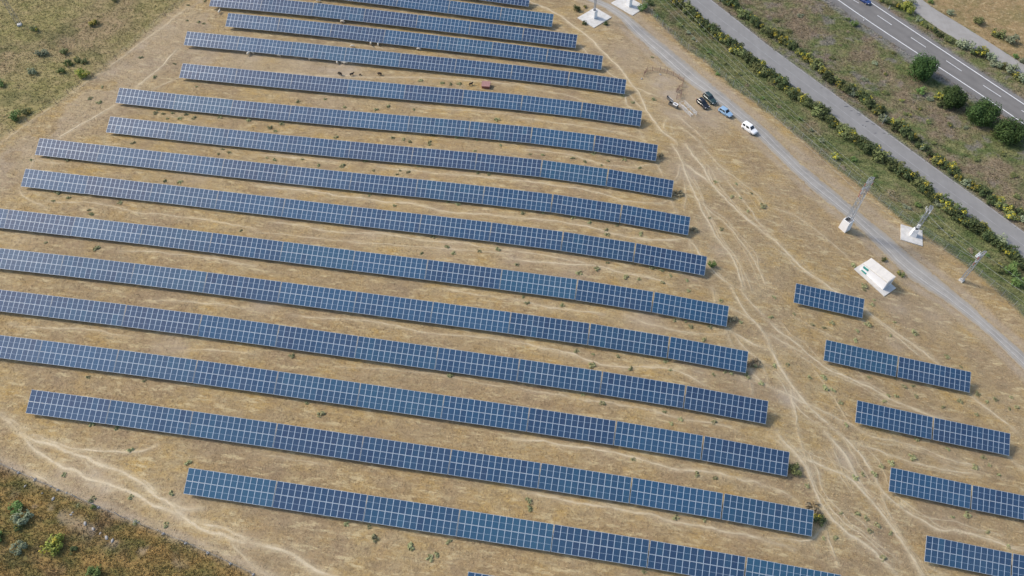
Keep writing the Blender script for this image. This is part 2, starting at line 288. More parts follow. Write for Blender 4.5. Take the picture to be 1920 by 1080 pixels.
# sheep and vehicle trails worn pale through the dry grass: (half width, strength, line)
trails = [
 (.34,.9,[(18.14,135.60),(20.41,130.60),(21.33,125.43),(22.54,121.51),(24.00,116.90),(26.28,110.59),(27.92,106.08),(29.88,103.44),(32.01,99.38),(32.90,94.77),(33.08,93.00)]),
 (.34,1,[(21.46,136.56),(23.37,132.48),(25.90,129.23),(27.03,124.26),(29.43,120.79),(31.80,117.88),(35.01,114.47),(37.91,111.94),(39.89,110.04)]),
 (.36,.9,[(21.05,129.28),(23.27,126.98),(25.79,125.31),(27.62,123.02)]),
 (.26,.6,[(25.13,137.64),(27.98,133.35),(31.08,129.32),(34.79,126.13),(38.17,123.90),(40.66,119.24)]),
 (.26,.7,[(30.95,126.39),(33.89,121.68),(36.17,117.88),(38.60,112.99),(40.00,111.31)]),
 (.24,.7,[(24.02,117.81),(26.70,114.15),(30.82,110.66),(33.58,106.11),(36.52,101.45),(37.66,97.22),(38.33,94.84)]),
 (.3,.8,[(17.84,115.14),(19.36,111.18)]), (.3,.7,[(14.63,126.95),(16.10,122.50)]),
 (.3,.8,[(21.39,104.25),(23.39,101.61),(25.34,98.28),(27.26,95.80),(29.45,93.82),(31.08,92.63)]),
 (.26,.7,[(21.67,103.52),(22.50,100.20)]), (.3,.5,[(20.99,123.89),(21.25,119.28),(21.03,112.51)]),
 (.36,.5,[(20.07,128.00),(19.72,123.05),(17.83,120.62)]),
 (.36,1,[(39.93,110.46),(42.71,107.62),(44.87,105.08),(46.68,102.50),(48.86,100.85),(51.37,99.70),(52.42,98.70),(55.18,97.47),(58.99,95.65)]),
 (.24,.5,[(40.70,119.69),(46.93,118.93),(50.71,116.18),(55.42,111.75),(59.11,107.62)]), (.24,.5,[(39.72,107.94),(43.94,104.80),(46.41,102.81)]),
 (.34,.9,[(58.99,95.65),(61.41,92.78),(64.04,91.42),(66.50,89.35),(69.07,88.01),(71.53,86.33),(73.62,84.42)]),
 (.28,.7,[(59.29,93.96),(62.66,91.74),(65.83,88.84),(68.48,86.54),(70.63,84.81)]),
 (.3,.9,[(37.87,85.95),(40.38,83.29),(42.98,82.03),(45.16,79.73),(47.90,77.93),(50.38,76.42),(54.33,75.92),(57.65,74.96),(60.05,73.48),(63.11,72.77),(66.93,71.96),(71.57,71.33)]),
 (.28,.7,[(37.59,82.55),(41.48,80.67),(44.08,79.76),(46.12,78.72)]),
 (.42,1,[(37.37,79.92),(38.70,76.80),(40.00,73.77),(41.53,70.89),(43.55,68.21),(45.59,66.17),(47.42,64.68),(49.03,63.56)]),
 (.3,.8,[(36.57,69.99),(40.32,69.15),(44.04,68.05),(46.98,67.07),(51.41,65.90),(53.76,64.68)]),
 (.3,.8,[(41.17,69.93),(41.07,66.50),(41.45,61.80)]), (.26,.6,[(36.96,74.83),(38.90,73.20),(40.77,71.00)]),
 (.3,.9,[(78.22,78.50),(80.21,76.84),(82.37,74.96),(84.38,73.65),(85.76,72.07)]),
 (.22,.5,[(44.73,78.35),(47.40,74.14),(49.98,70.08),(51.45,66.19)]), (.22,.4,[(42.85,88.67),(47.66,86.60),(52.45,84.92)]),
 (.36,1,[(37.30,60.74),(38.83,58.72),(40.81,56.85),(42.12,55.62),(42.65,54.00),(43.15,52.15),(43.76,49.42),(44.47,47.71),(46.52,45.85),(48.14,44.38),(50.27,43.47),(52.15,42.53),(53.66,40.89),(55.43,39.54)]),
 (.4,1,[(40.81,56.85),(43.42,56.53),(45.75,55.91),(46.64,55.35),(49.27,55.18),(51.02,54.08),(52.27,52.88),(53.82,50.82),(55.29,48.55),(56.59,46.75),(57.62,44.94),(58.58,42.93),(59.58,41.18),(59.95,39.77)]),
 (.42,1,[(46.67,62.87),(48.17,61.08),(49.82,58.85),(50.68,56.49),(51.73,53.99),(52.27,52.88)]),
 (.34,1,[(49.00,63.42),(51.27,61.80),(52.77,60.30),(53.74,58.71),(54.27,56.79),(54.83,55.16),(55.67,53.13),(57.79,51.66),(60.37,50.31),(62.54,49.36),(64.26,48.56),(67.70,49.03),(70.59,49.16),(72.84,48.69),(75.83,48.37),(78.37,48.19),(79.73,48.00)]),
 (.28,.8,[(51.29,61.94),(54.52,61.76),(58.15,61.02),(61.86,60.69),(65.57,60.36),(69.37,60.44),(72.78,60.93),(75.70,60.53)]),
 (.26,.7,[(53.73,64.54),(56.19,64.03),(60.09,64.41),(62.82,63.97),(66.41,64.00),(68.71,62.92),(72.49,62.71),(76.25,62.48)]),
 (.3,.8,[(55.33,52.58),(55.41,50.44),(56.52,48.80),(57.17,47.33)]), (.3,.8,[(82.63,66.00),(83.56,64.84),(84.75,63.76)]),
 (.28,.7,[(35.04,50.02),(37.75,49.38),(40.19,48.47)]), (.28,.8,[(34.40,41.09),(37.75,41.72),(40.86,41.87),(42.28,42.58),(44.15,45.15)]),
 (.26,.7,[(44.33,44.74),(44.56,43.02),(44.97,40.93),(45.59,38.93)]), (.26,.7,[(59.72,41.86),(62.37,41.51),(63.80,40.83)]),
 (.3,.8,[(35.75,59.62),(37.17,59.14),(39.22,57.78)]), (.3,.6,[(41.57,61.70),(42.00,58.90),(42.42,56.19)]), (.22,.5,[(48.72,48.35),(50.90,47.41),(52.81,45.09),(53.68,43.49)]),
 (.24,.5,[(47.36,60.64),(48.40,57.50),(48.84,55.58)]), (.24,.4,[(41.75,41.82),(42.28,40.63),(42.63,39.85)]),
 (.28,.8,[(-74.89,103.27),(-70.16,103.13),(-62.61,103.68),(-59.32,103.08),(-53.08,102.72),(-48.53,102.76),(-45.33,102.16),(-39.53,103.04),(-34.81,102.04),(-30.19,101.27),(-25.86,101.73),(-21.50,102.01),(-16.53,102.01)]),
 (.28,.8,[(-16.53,102.01),(-12.78,102.25),(-7.89,102.74),(-4.95,102.29),(-0.63,102.55),(3.77,101.49),(8.10,101.28),(12.42,101.12),(16.73,102.21),(21.09,103.77)]),
 (.26,.6,[(-67.54,92.39),(-64.69,92.66),(-59.27,92.34),(-55.55,91.74),(-49.84,92.08),(-44.24,92.78),(-38.50,92.91),(-32.61,92.28),(-27.03,92.78),(-21.32,92.56),(-15.12,92.47)]),
 (.24,.5,[(-69.18,89.06),(-57.68,89.40),(-40.58,89.87),(-32.20,90.45),(-23.86,91.03),(-18.34,91.56),(-14.96,91.39)]),
 (.28,.8,[(-14.81,90.31),(-9.25,90.19),(-3.81,90.83),(0.56,91.32),(4.40,91.74),(7.21,90.72),(11.33,90.91),(15.47,90.61),(18.23,89.85)]),
 (.26,.6,[(-15.18,92.84),(-9.52,92.34),(-3.95,92.26),(1.65,91.54)]),
 (.28,.7,[(-18.32,114.12),(-12.20,114.05),(-6.09,113.86),(-1.55,113.90),(3.04,113.14),(6.71,112.23),(10.61,112.32),(15.12,113.07),(17.84,115.14)]),
 (.26,.6,[(-19.93,125.02),(-13.59,125.38),(-5.64,125.44),(-2.36,124.15),(2.42,123.28),(8.68,123.87),(14.31,126.86)]),
 (.26,.6,[(-50.13,113.89),(-45.30,113.61),(-39.04,113.79),(-34.24,113.30),(-28.16,113.96),(-21.99,113.98),(-18.34,114.26)]),
 (.26,.6,[(-79.09,113.61),(-74.39,114.13),(-66.28,114.16),(-59.82,114.17)]),
 (.28,.7,[(-13.29,80.00),(-10.07,79.73),(-6.57,79.19),(-2.66,79.41),(1.26,79.65),(5.18,79.76)]),
 (.3,.6,[(9.08,80.38),(13.06,79.27),(16.99,78.84),(20.91,78.45),(24.85,79.04),(28.86,80.17)]),
 (.3,.8,[(-11.84,70.19),(-8.04,70.23),(-4.19,69.70),(-0.90,69.54),(2.18,68.62),(5.96,68.15),(9.67,68.41),(13.38,69.27),(17.11,70.03),(20.38,69.54),(22.87,68.34),(24.60,67.28)]),
 (.28,.6,[(-10.45,60.70),(-5.56,60.42),(-1.97,60.75),(1.69,60.29),(6.47,60.59),(10.07,60.57),(13.67,60.43),(17.27,60.05),(21.57,59.83),(25.65,60.12),(30.45,59.80)]),
 (.3,.9,[(30.50,92.30),(32.01,89.17),(33.49,86.13),(36.03,83.46),(37.43,80.57)]), (.3,.8,[(32.22,92.76),(34.80,89.22),(37.36,86.49)]),
 (.3,.8,[(28.90,81.31),(29.85,78.66),(30.32,77.52)]), (.3,.8,[(29.44,81.44),(32.03,79.83),(34.90,78.97),(37.27,78.62)]),
 (.3,.7,[(29.70,87.18),(32.39,86.18),(35.81,84.06),(37.51,81.56)]), (.3,.7,[(26.54,91.24),(27.31,89.32),(27.11,87.54)]),
 (.28,.7,[(29.97,81.25),(31.92,77.91),(34.70,76.11),(36.96,74.83)]), (.3,.8,[(33.21,73.32),(34.88,71.34),(36.57,69.99)]),
 (.28,.6,[(33.30,70.67),(33.35,67.52)]), (.28,.6,[(35.67,75.12),(36.28,72.86),(36.66,71.18)]),
 (.3,.8,[(-9.01,50.92),(-4.44,51.41),(-1.62,51.00),(2.06,51.12),(5.95,51.40),(9.41,51.14),(12.85,50.89),(16.30,50.29),(19.03,49.94),(22.68,50.61),(25.89,50.86),(28.86,50.47),(32.30,50.43),(35.04,50.02)]),
 (.3,.8,[(-5.52,42.24),(-2.16,41.99),(1.20,41.52),(4.49,41.49),(7.76,41.80),(11.05,41.57),(14.32,41.79),(16.51,41.39),(19.13,40.97),(23.05,41.21),(25.66,41.13),(28.27,40.73),(31.34,41.07),(34.37,40.66)]),
 (.28,.8,[(34.36,40.44),(36.99,40.50),(38.69,39.96)]),
 (.28,.6,[(-54.42,69.39),(-50.47,69.41),(-43.91,70.33),(-39.52,70.58),(-35.53,70.29),(-32.10,70.08),(-28.84,69.38),(-25.04,69.69),(-20.04,70.35),(-16.20,70.37),(-11.87,70.34)]),
 (.26,.5,[(-27.30,80.53),(-23.19,80.19),(-19.12,79.85),(-13.31,80.16)]),
 (.24,.4,[(-42.85,59.80),(-37.98,60.30),(-33.12,60.80),(-25.75,61.14),(-15.79,60.52),(-10.45,60.70)]), (.24,.4,[(-51.39,41.66),(-46.71,41.65),(-42.00,41.42),(-38.59,41.59)]),
 (.28,.6,[(-117.59,90.89),(-107.36,92.03),(-102.54,91.71),(-97.35,90.61),(-91.34,90.73),(-82.41,90.93),(-76.18,90.32),(-69.48,89.81)]),
 (.26,.6,[(-94.59,79.61),(-89.18,80.42),(-80.48,80.30),(-74.86,80.46),(-65.57,79.81)]),
 (.28,.5,[(-125.84,93.97),(-124.28,92.01),(-120.46,90.45),(-116.42,88.95)]), (.28,.6,[(-129.36,105.16),(-128.00,101.96),(-127.33,100.63)]), (.26,.5,[(-128.52,103.82),(-125.91,102.80),(-121.03,103.39)]),
 (.26,.5,[(-106.96,59.79),(-102.10,59.52),(-97.74,60.09),(-90.47,60.75),(-86.06,60.02),(-81.67,60.33)]), (.26,.5,[(-71.00,58.82),(-67.41,59.50),(-63.60,59.65),(-58.17,60.20)]),
 (.26,.5,[(-82.05,68.57),(-74.32,69.57),(-67.59,69.65),(-62.19,69.56)]), (.3,.7,[(-98.91,42.35),(-96.25,41.31),(-92.61,40.29)]),
 (.3,.9,[(-119.90,134.86),(-118.78,138.53),(-117.38,143.41),(-117.01,147.54),(-116.19,151.74)]), (.3,.9,[(-127.66,111.62),(-125.32,117.42),(-122.86,122.88),(-121.16,126.88)]),
 (.26,.6,[(-115.05,134.57),(-112.95,137.81),(-110.86,140.46)]), (.5,.4,[(-139.60,107.59),(-136.95,119.56),(-133.27,134.03),(-129.55,145.36),(-126.40,154.80),(-123.63,161.79),(-120.85,169.41)]),
 (.26,.6,[(-91.85,146.30),(-81.00,146.83),(-73.70,146.82),(-66.75,147.88),(-61.39,148.14),(-49.24,150.02),(-38.66,150.83),(-28.04,151.14),(-23.74,150.72)]),
 (.24,.5,[(-48.21,138.26),(-39.55,138.10),(-21.94,138.60)]), (.22,.4,[(-78.42,162.31),(-66.73,161.07),(-59.12,160.62)]),
 (.36,1,[(-25.71,191.23),(-19.42,188.60),(-14.39,185.72),(-10.89,181.84),(-7.16,178.75),(-4.24,175.51),(-1.29,171.04),(3.09,165.76),(5.87,160.87),(8.18,156.59),(10.45,151.83),(11.97,146.46),(13.74,143.01),(15.46,140.18),(18.14,137.72),(19.47,136.24)]),
 (.28,.8,[(-8.20,173.28),(-5.62,169.37),(-1.99,165.16),(2.29,160.59),(6.38,157.34),(11.05,155.54),(13.89,154.52)]),
 (.28,.7,[(5.46,154.09),(6.02,149.50),(7.50,146.99),(9.90,147.05)]), (.28,.7,[(6.13,154.86),(8.40,150.71),(11.97,146.46)]),
 (.26,.6,[(-17.21,179.71),(-15.13,178.21),(-12.45,178.17)]), (.26,.5,[(-14.66,180.96),(-12.08,178.25)]),
 (.24,.5,[(-23.91,151.88),(-16.58,149.69),(-9.57,149.35),(-3.89,147.67)]), (.26,.6,[(-21.74,137.24),(-15.06,137.33),(-8.36,137.01),(-1.71,136.83),(4.91,136.81),(11.56,135.34)]),
 (.28,.7,[(16.43,144.87),(15.78,141.92),(17.14,139.57)]), (.28,.7,[(20.51,142.71),(22.85,140.68),(25.47,138.00)]), (.26,.6,[(17.80,143.59),(18.48,139.96)]),
 (.24,.6,[(19.51,147.98),(22.55,143.84),(27.49,138.60)]), (.28,.6,[(10.14,138.72),(11.24,134.72)]), (.28,.7,[(9.85,148.76),(11.63,146.37)]),
 (.42,1,[(-93.77,39.65),(-90.89,38.57),(-87.02,38.35),(-83.07,37.44),(-78.84,36.82),(-75.46,35.88),(-71.58,35.26),(-68.66,34.07),(-65.69,32.70),(-62.87,31.55),(-60.40,30.60),(-57.93,29.03),(-54.69,28.23),(-51.65,27.84),(-48.37,27.29),(-46.15,27.21)]),
 (.36,1,[(-93.77,39.65),(-91.59,38.48),(-89.90,37.26),(-86.74,36.01),(-83.74,35.01),(-80.44,34.29),(-77.25,33.69),(-74.09,33.10),(-70.27,32.50),(-67.59,31.77),(-64.85,30.84),(-61.60,30.21),(-59.12,29.71)]),
 (.28,.8,[(-90.92,39.53),(-85.62,38.53),(-80.88,37.96),(-77.33,38.68),(-73.01,38.79),(-70.39,39.38),(-68.54,40.60)]),
 (.3,.8,[(-70.71,34.92),(-68.09,34.38),(-65.76,33.35),(-64.32,32.23)]), (.28,.6,[(-80.89,37.02),(-77.84,35.33),(-76.73,34.56)]), (.28,.5,[(-72.94,34.62),(-71.13,32.83)]),
 (.34,.8,[(-62.97,31.76),(-61.10,31.15),(-58.13,31.14),(-56.29,31.62)]), (.34,.8,[(-57.67,29.49),(-51.62,28.89),(-46.71,27.54)]),
 (.26,.6,[(-51.08,27.51),(-48.27,25.88),(-44.91,23.77)]), (.28,.7,[(-88.62,33.21),(-83.60,32.05),(-80.79,31.30)]),
 (.42,1,[(-46.22,27.40),(-44.02,27.32),(-41.75,27.05),(-39.65,26.55),(-38.11,25.78),(-36.18,25.07),(-34.59,24.72),(-31.95,24.34)]), (.3,.7,[(-44.91,23.77),(-43.49,23.39),(-42.08,23.01)]),
 (.4,.8,[(-98.84,42.23),(-93.84,39.77)]),
]
# fainter ruts that run beside the main trails in the open corridor
_g = random.Random(5)
for hw, st, pl in list(trails):
    if np.mean([p[0] for p in pl]) > 22 and len(pl) > 5:
        for _k in range(2):
            ox, oy = _g.uniform(-2.6, 2.6), _g.uniform(-1.6, 1.6); i0 = _g.randrange(0, 3); trails.append((.2, st*_g.uniform(.35, .7), [(x+ox+_g.gauss(0, .35), y+oy+_g.gauss(0, .35)) for x, y in pl[i0:]]))
# bare patches: (centre, radius, strength)
bare = [((15.63,161.69),6.6,1.2),((18.39,156.92),5.5,1.),((22.62,155.03),7,.9),((25.07,150.68),7,.8),((19.51,147.98),6,.8),((29.20,149.16),6,.7),((-69.76,150.70),9,.9),((-81.69,151.12),10,.7),
 ((-96.62,151.13),10,.8),((-108.54,150.72),9,.7),((-124.01,158.16),9,.7),((-126.48,150.64),6,.8),((-127.32,143.88),5,.7),((-129.55,139.46),5,.7),((-120.96,165.77),8,.5),((-117.71,147.42),6,.4),
 ((21.34,126.41),5,.7),((23.38,132.99),5,.6),((27.81,128.33),4,.6),((41.16,55.62),3.2,.9),((42.98,54.81),2.4,.8),((49.74,58.32),2.5,.8),((40.53,68.63),2.6,.9),
 ((-76.87,32.95),3.2,.9),((-74.43,32.83),2.6,.8),((-83.02,33.67),3,.6),((-61.45,31.97),3,.7),((-59.89,30.46),3,.8),((21.59,95.78),4,.5),((28.07,102.13),5,.5),
 ((-44.69,92.31),4,.5),((12.52,79.80),5,.7),((15.11,81.39),3,.6),((23.40,70.48),3,.6),((-60.34,71.79),4,.7),((-73.07,58.80),3,.7),((-75.37,59.28),3,.6),
 ((-28.23,90.33),6,.5),((-68.47,136.99),7,.4),((-56.14,143.27),7,.4),((66.92,97.43),5,.5),((75.10,97.36),6,.5),((68.01,97.00),3,.7),((64.36,87.12),2.4,.7),((11.11,178.60),6,.5),
 ((-0.02,186.46),7,.4),((4.56,173.11),7,.5),((7.77,167.56),6,.5),((-4.56,174.78),6,.4),((-115.88,79.55),5,.4),((-90.76,104.87),6,.4),((-87.98,104.37),5,.5),((-66.78,103.23),6,.4),
 ((38.53,80.86),5,.4),((36.26,93.89),6,.4),((33.93,102.25),6,.4),((25.30,107.79),4,.4),((-128.83,103.27),6,.4),((-3.59,88.72),6,.4),((-14.91,91.03),5,.4),((31.57,71.74),4,.5),
 ((43.93,127.47),6,.3),((47.90,116.20),6,.3),((-26.71,119.69),5,.3)]

# ------------------------------------------------------------------ ground sheet
def lines(a, b, step, far):
    mid = np.arange(a, b+1e-6, step); out = []; s = step*2; p = b
    while p < far: p += s; s = min(s*1.18, 160); out.append(p)
    lo = []; s = step*2; p = a
    while p > -far: p -= s; s = min(s*1.18, 160); lo.append(p)
    return np.concatenate([lo[::-1], mid, out])
gx = lines(-182, 142, .5, 2200); gy = lines(6, 246, .5, 2200)
GX, GY = np.meshgrid(gx, gy, indexing='ij')
z0 = gz_np(GX, GY)
d_fr = side(fence_right, GX, GY); d_al = side(road_a_l, GX, GY); d_ar = side(road_a_r, GX, GY)
d_bl = side(road_b_l, GX, GY); d_br = side(road_b_r, GX, GY); d_cl = side(road_c_l, GX, GY); d_cr = side(road_c_r, GX, GY)
d_fl = side(fence_left, GX, GY); d_fb = side(fence_bottom, GX, GY)
wob = (fbm(GX, GY, 5., 3)-.5)*3.0
verge = sstep(d_fr+wob*.7, -.5, 1.2)
med = sstep(d_ar+wob*.3, -.5, .5)
goldm = sstep(d_cr+wob*.5, -.5, .8)
olive = sstep(d_fl+wob, -.8, 1.5)
scrub = sstep(d_fb+wob*.5, -.4, .9)
road_near = np.minimum(np.maximum(-d_al, d_ar), np.maximum(-d_bl, d_br)); road_near = np.minimum(road_near, np.maximum(-d_cl, d_cr))
d_gl = side(grav_l, GX, GY); d_gr = side(grav_r, GX, GY); gnear = np.maximum(-d_gl, d_gr)
trail = np.zeros(GX.shape); nx0 = np.searchsorted(gx, -182)
wx = (fbm(GX, GY, 2.2, 31)-.5)*.5; wy = (fbm(GX, GY, 2.2, 37)-.5)*.5
for hw, st, pl in trails:
    p = np.array(pl)
    for a, b in zip(p[:-1], p[1:]):
        i0, i1 = np.searchsorted(gx, [min(a[0], b[0])-2, max(a[0], b[0])+2]); j0, j1 = np.searchsorted(gy, [min(a[1], b[1])-2, max(a[1], b[1])+2])
        s_ = (slice(i0, i1), slice(j0, j1)); X = GX[s_]+wx[s_]; Y = GY[s_]+wy[s_]; d = b-a
        t = np.clip(((X-a[0])*d[0]+(Y-a[1])*d[1])/(d@d+1e-9), 0, 1)
        dd = np.hypot(X-a[0]-t*d[0], Y-a[1]-t*d[1])
        trail[s_] = np.maximum(trail[s_], st*(.50*np.exp(-(dd/(hw*1.0))**2)+.12*np.exp(-(dd/1.1)**2)))
barem = np.zeros(GX.shape)
wb = (fbm(GX, GY, 6., 41)-.5)*7
for (bx, by), rr, st in bare:
    dd = np.hypot(GX-bx, GY-by)+wb*min(1, rr/6); barem = np.maximum(barem, st*np.exp(-(np.clip(dd, 0, None)/rr)**2*1.6))
barem = np.maximum(barem, .75*sstep(-np.abs(gnear-1.2)+wob*.3, -2.2, -.2)*(d_fr < 0))
barem = np.maximum(barem, .8*np.exp(-((d_fr+4.2)/1.5)**2)*(GY > 118)*(.5+fbm(GX, GY, 7, 5)))
barem = np.maximum(barem, .5*sstep(-d_fl+wob*2, 2, 5)*sstep(d_fl, -22, -8)*(fbm(GX, GY, 14, 8) > .42))
barem = np.maximum(barem, .8*np.exp(-((d_fb+.5)/.9)**2))
barem = np.where(d_fr > 1, np.maximum(sstep(d_bl+wob*.5, -3.6, -1.6)*(d_bl < .5), np.maximum(.9*np.exp(-(d_br/.9)**2), .8*np.exp(-(np.minimum(np.abs(d_al), np.abs(d_ar))/.6)**2)))*(.45+.7*fbm(GX, GY, 3., 71)), barem)
barem = np.where((d_fb > .8), .9*np.exp(-(np.abs(d_fb-3.4+wob*.5)/1.0)**2)*sstep(GX, -92, -84)*sstep(-GX, 50, 62)*(fbm(GX, GY, 3, 77) > .52), barem)
quiet = np.clip(np.minimum(road_near, gnear)/3., 0, 1)
z = z0 + quiet*((fbm(GX, GY, 1.7, 21)-.5)*.16 + (vnoise(GX, GY, .9, 25)-.5)*.05 + (scrub+verge*.8+olive*.6)*(fbm(GX, GY, 2.4, 23)-.5)*.35)
V = np.stack([GX, GY, z], -1).reshape(-1, 3); nxg, nyg = GX.shape
idx = np.arange(nxg*nyg).reshape(nxg, nyg)
F = np.stack([idx[:-1, :-1], idx[1:, :-1], idx[1:, 1:], idx[:-1, 1:]], -1).reshape(-1, 4)

def ground_material(tuft=False):
    m = NT('dry_hillside_grass' if tuft else 'dry_hillside'); a1 = m.attr('mask_a'); a2 = m.attr('mask_b')
    s1 = m.n('ShaderNodeSeparateColor'); m.l(a1.outputs['Color'], s1.inputs[0]); s2 = m.n('ShaderNodeSeparateColor'); m.l(a2.outputs['Color'], s2.inputs[0])
    tr_, ba, ve = s1.outputs[0], s1.outputs[1], s1.outputs[2]; ol, scb, go = s2.outputs[0], s2.outputs[1], s2.outputs[2]
    me_ = a1.outputs['Alpha']
    nL = m.noise(.045, 4, .6); nM = m.noise(.33, 5, .62, stretch=(.6, 1.2, 1)); nF = m.noise(2.4, 6, .7); nX = m.noise(.11, 4, .6)
    nS = m.noise(1.1, 5, .7, stretch=(.55, 1.6, 1)); nG = m.noise(6.0, 3, .7)
    field = m.mix(m.ramp(nM, .38, .64), (.362, .276, .150), (.39, .266, .102))
    field = m.mix(m.ramp(nX, .40, .66), field, (.295, .215, .125))
    field = m.mix(m.math('MULTIPLY', m.ramp(nS, .50, .72), .85), field, (.475, .38, .212))
    field = m.mix(m.math('MULTIPLY', m.ramp(nF, .48, .68), .75), field, (.17, .12, .072))
    field = m.mix(m.math('MULTIPLY', m.ramp(nL, .50, .68), .4), field, (.25, .19, .125))
    nP = m.noise(.85, 6, .68, stretch=(.5, 1.25, 1)); field = m.mix(m.math('MULTIPLY', m.ramp(nP, .51, .64), .5), field, (.215, .158, .09))
    field = m.mix(m.math('MULTIPLY', m.ramp(m.noise(.62, 6, .7, stretch=(.45, 1.5, 1)), .55, .65), .75), field, (.50, .405, .235))
    bcol = m.mix(m.ramp(nF, .35, .7), (.395, .325, .24), (.30, .24, .175))
    field = m.mix(m.math('MULTIPLY', ba, m.ramp(nM, .2, .6)), field, bcol)
    field = m.mix(m.math('MINIMUM', m.math('MULTIPLY', tr_, m.ramp(nS, .1, .5)), 1.0), field, (.54, .45, .305))
    # verges of the roads
    vg = m.mix(m.ramp(nM, .38, .62), (.105, .140, .048), (.22, .215, .095))
    vg = m.mix(m.math('MULTIPLY', m.ramp(nX, .52, .68), .75), vg, (.27, .20, .13))
    vg = m.mix(m.math('MULTIPLY', m.ramp(nF, .46, .68), .8), vg, (.050, .058, .028))
    vg = m.mix(m.math('MULTIPLY', m.ramp(m.noise(.2, 3, .6), .53, .65), m.math('MULTIPLY', me_, .75)), vg, (.215, .19, .17))
    vg = m.mix(m.math('MULTIPLY', ba, .9), vg, m.mix(m.ramp(nF, .4, .7), (.25, .235, .23), (.19, .175, .17)))
    vg = m.mix(m.math('MULTIPLY', m.math('MULTIPLY', m.ramp(m.noise(.075, 5, .65), .46, .6), me_), .8), vg, m.mix(m.ramp(nF, .4, .66), (.275, .205, .145), (.15, .11, .075)))
    ov = m.mix(m.ramp(nM, .35, .65), (.33, .262, .125), (.235, .21, .08))
    ov = m.mix(m.math('MULTIPLY', m.ramp(nL, .45, .65), .7), ov, (.30, .215, .13))
    ov = m.mix(m.math('MULTIPLY', m.ramp(nX, .54, .68), .7), ov, (.14, .135, .055))
    ov = m.mix(m.math('MULTIPLY', m.ramp(nF, .5, .76), .5), ov, (.12, .095, .05))
    sb = m.mix(m.ramp(nM, .36, .62), (.315, .205, .075), (.165, .145, .05))
    sb = m.mix(m.math('MULTIPLY', m.ramp(nX, .5, .66), .6), sb, (.17, .11, .07))
    sb = m.mix(m.math('MULTIPLY', m.ramp(nF, .48, .72), .65), sb, (.075, .055, .026))
    sb = m.mix(m.math('MULTIPLY', ba, .6), sb, (.29, .235, .175))
    gd = m.mix(m.ramp(nM, .35, .65), (.33, .235, .12), (.26, .19, .10))
    gd = m.mix(m.math('MULTIPLY', m.ramp(nF, .46, .68), .7), gd, (.15, .10, .045)); gd = m.mix(m.math('MULTIPLY', m.ramp(nX, .5, .66), .6), gd, (.19, .165, .07))
    gd = m.mix(m.math('MULTIPLY', m.ramp(m.noise(.55, 6, .72), .5, .62), .8), gd, (.17, .135, .06)); gd = m.mix(m.math('MULTIPLY', m.ramp(m.noise(.7, 6, .72), .53, .64), .7), gd, (.42, .33, .19))
    ov = m.mix(m.math('MULTIPLY', m.ramp(m.noise(.5, 6, .7), .5, .62), .55), ov, (.135, .125, .05))
    c = m.mix(ol, field, ov); c = m.mix(scb, c, sb); c = m.mix(ve, c, vg); c = m.mix(go, c, gd)
    if tuft:
        ri = m.geo().outputs['Random Per Island']
        hs = m.n('ShaderNodeHueSaturation'); m.l(c, hs.inputs['Color']); m.l(m.math('ADD', m.math('MULTIPLY', ri, .75), .82), hs.inputs['Value'])
        hs.inputs['Saturation'].default_value = 1.0
        return m.done(hs.outputs[0], .9, spec=.1)
    h = m.math('ADD', m.math('MULTIPLY', nF, .6), m.math('ADD', m.math('MULTIPLY', nG, .35), m.math('MULTIPLY', nS, .5)))
    m.bump(h, .8, .22)
    return m.done(c, .95, spec=.1)
M['ground'] = ground_material()
gme = np_mesh('ground', V, F, [M['ground']], smooth=True)
for nm, ch in (('mask_a', (np.clip(trail, 0, 1), np.clip(barem, 0, 1), verge*(1-goldm), med)), ('mask_b', (olive, scrub, goldm, goldm))):
    at = gme.color_attributes.new(nm, 'FLOAT_COLOR', 'POINT'); at.data.foreach_set('color', np.stack(ch, -1).astype(np.float32).ravel())
tag(link('ground', gme), kind='structure')
def bil(A, X, Y):
    i = np.clip(np.searchsorted(gx, X)-1, 0, nxg-2); j = np.clip(np.searchsorted(gy, Y)-1, 0, nyg-2)
    u = (X-gx[i])/(gx[i+1]-gx[i]); v = (Y-gy[j])/(gy[j+1]-gy[j])
    return A[i, j]*(1-u)*(1-v)+A[i+1, j]*u*(1-v)+A[i, j+1]*(1-u)*v+A[i+1, j+1]*u*v
def paint_masks(me, X, Y, rep_=1, tr_over=None):
    for nm, ch in (('mask_a', (trail, barem, verge*(1-goldm), med)), ('mask_b', (olive, scrub, goldm, goldm))):
        q = np.stack([bil(np.clip(c_, 0, 1), X, Y) for c_ in ch], -1)
        if tr_over is not None and nm == 'mask_a': q[:, 0] = np.maximum(q[:, 0], tr_over)
        at = me.color_attributes.new(nm, 'FLOAT_COLOR', 'POINT'); at.data.foreach_set('color', np.repeat(q, rep_, 0).astype(np.float32).ravel())
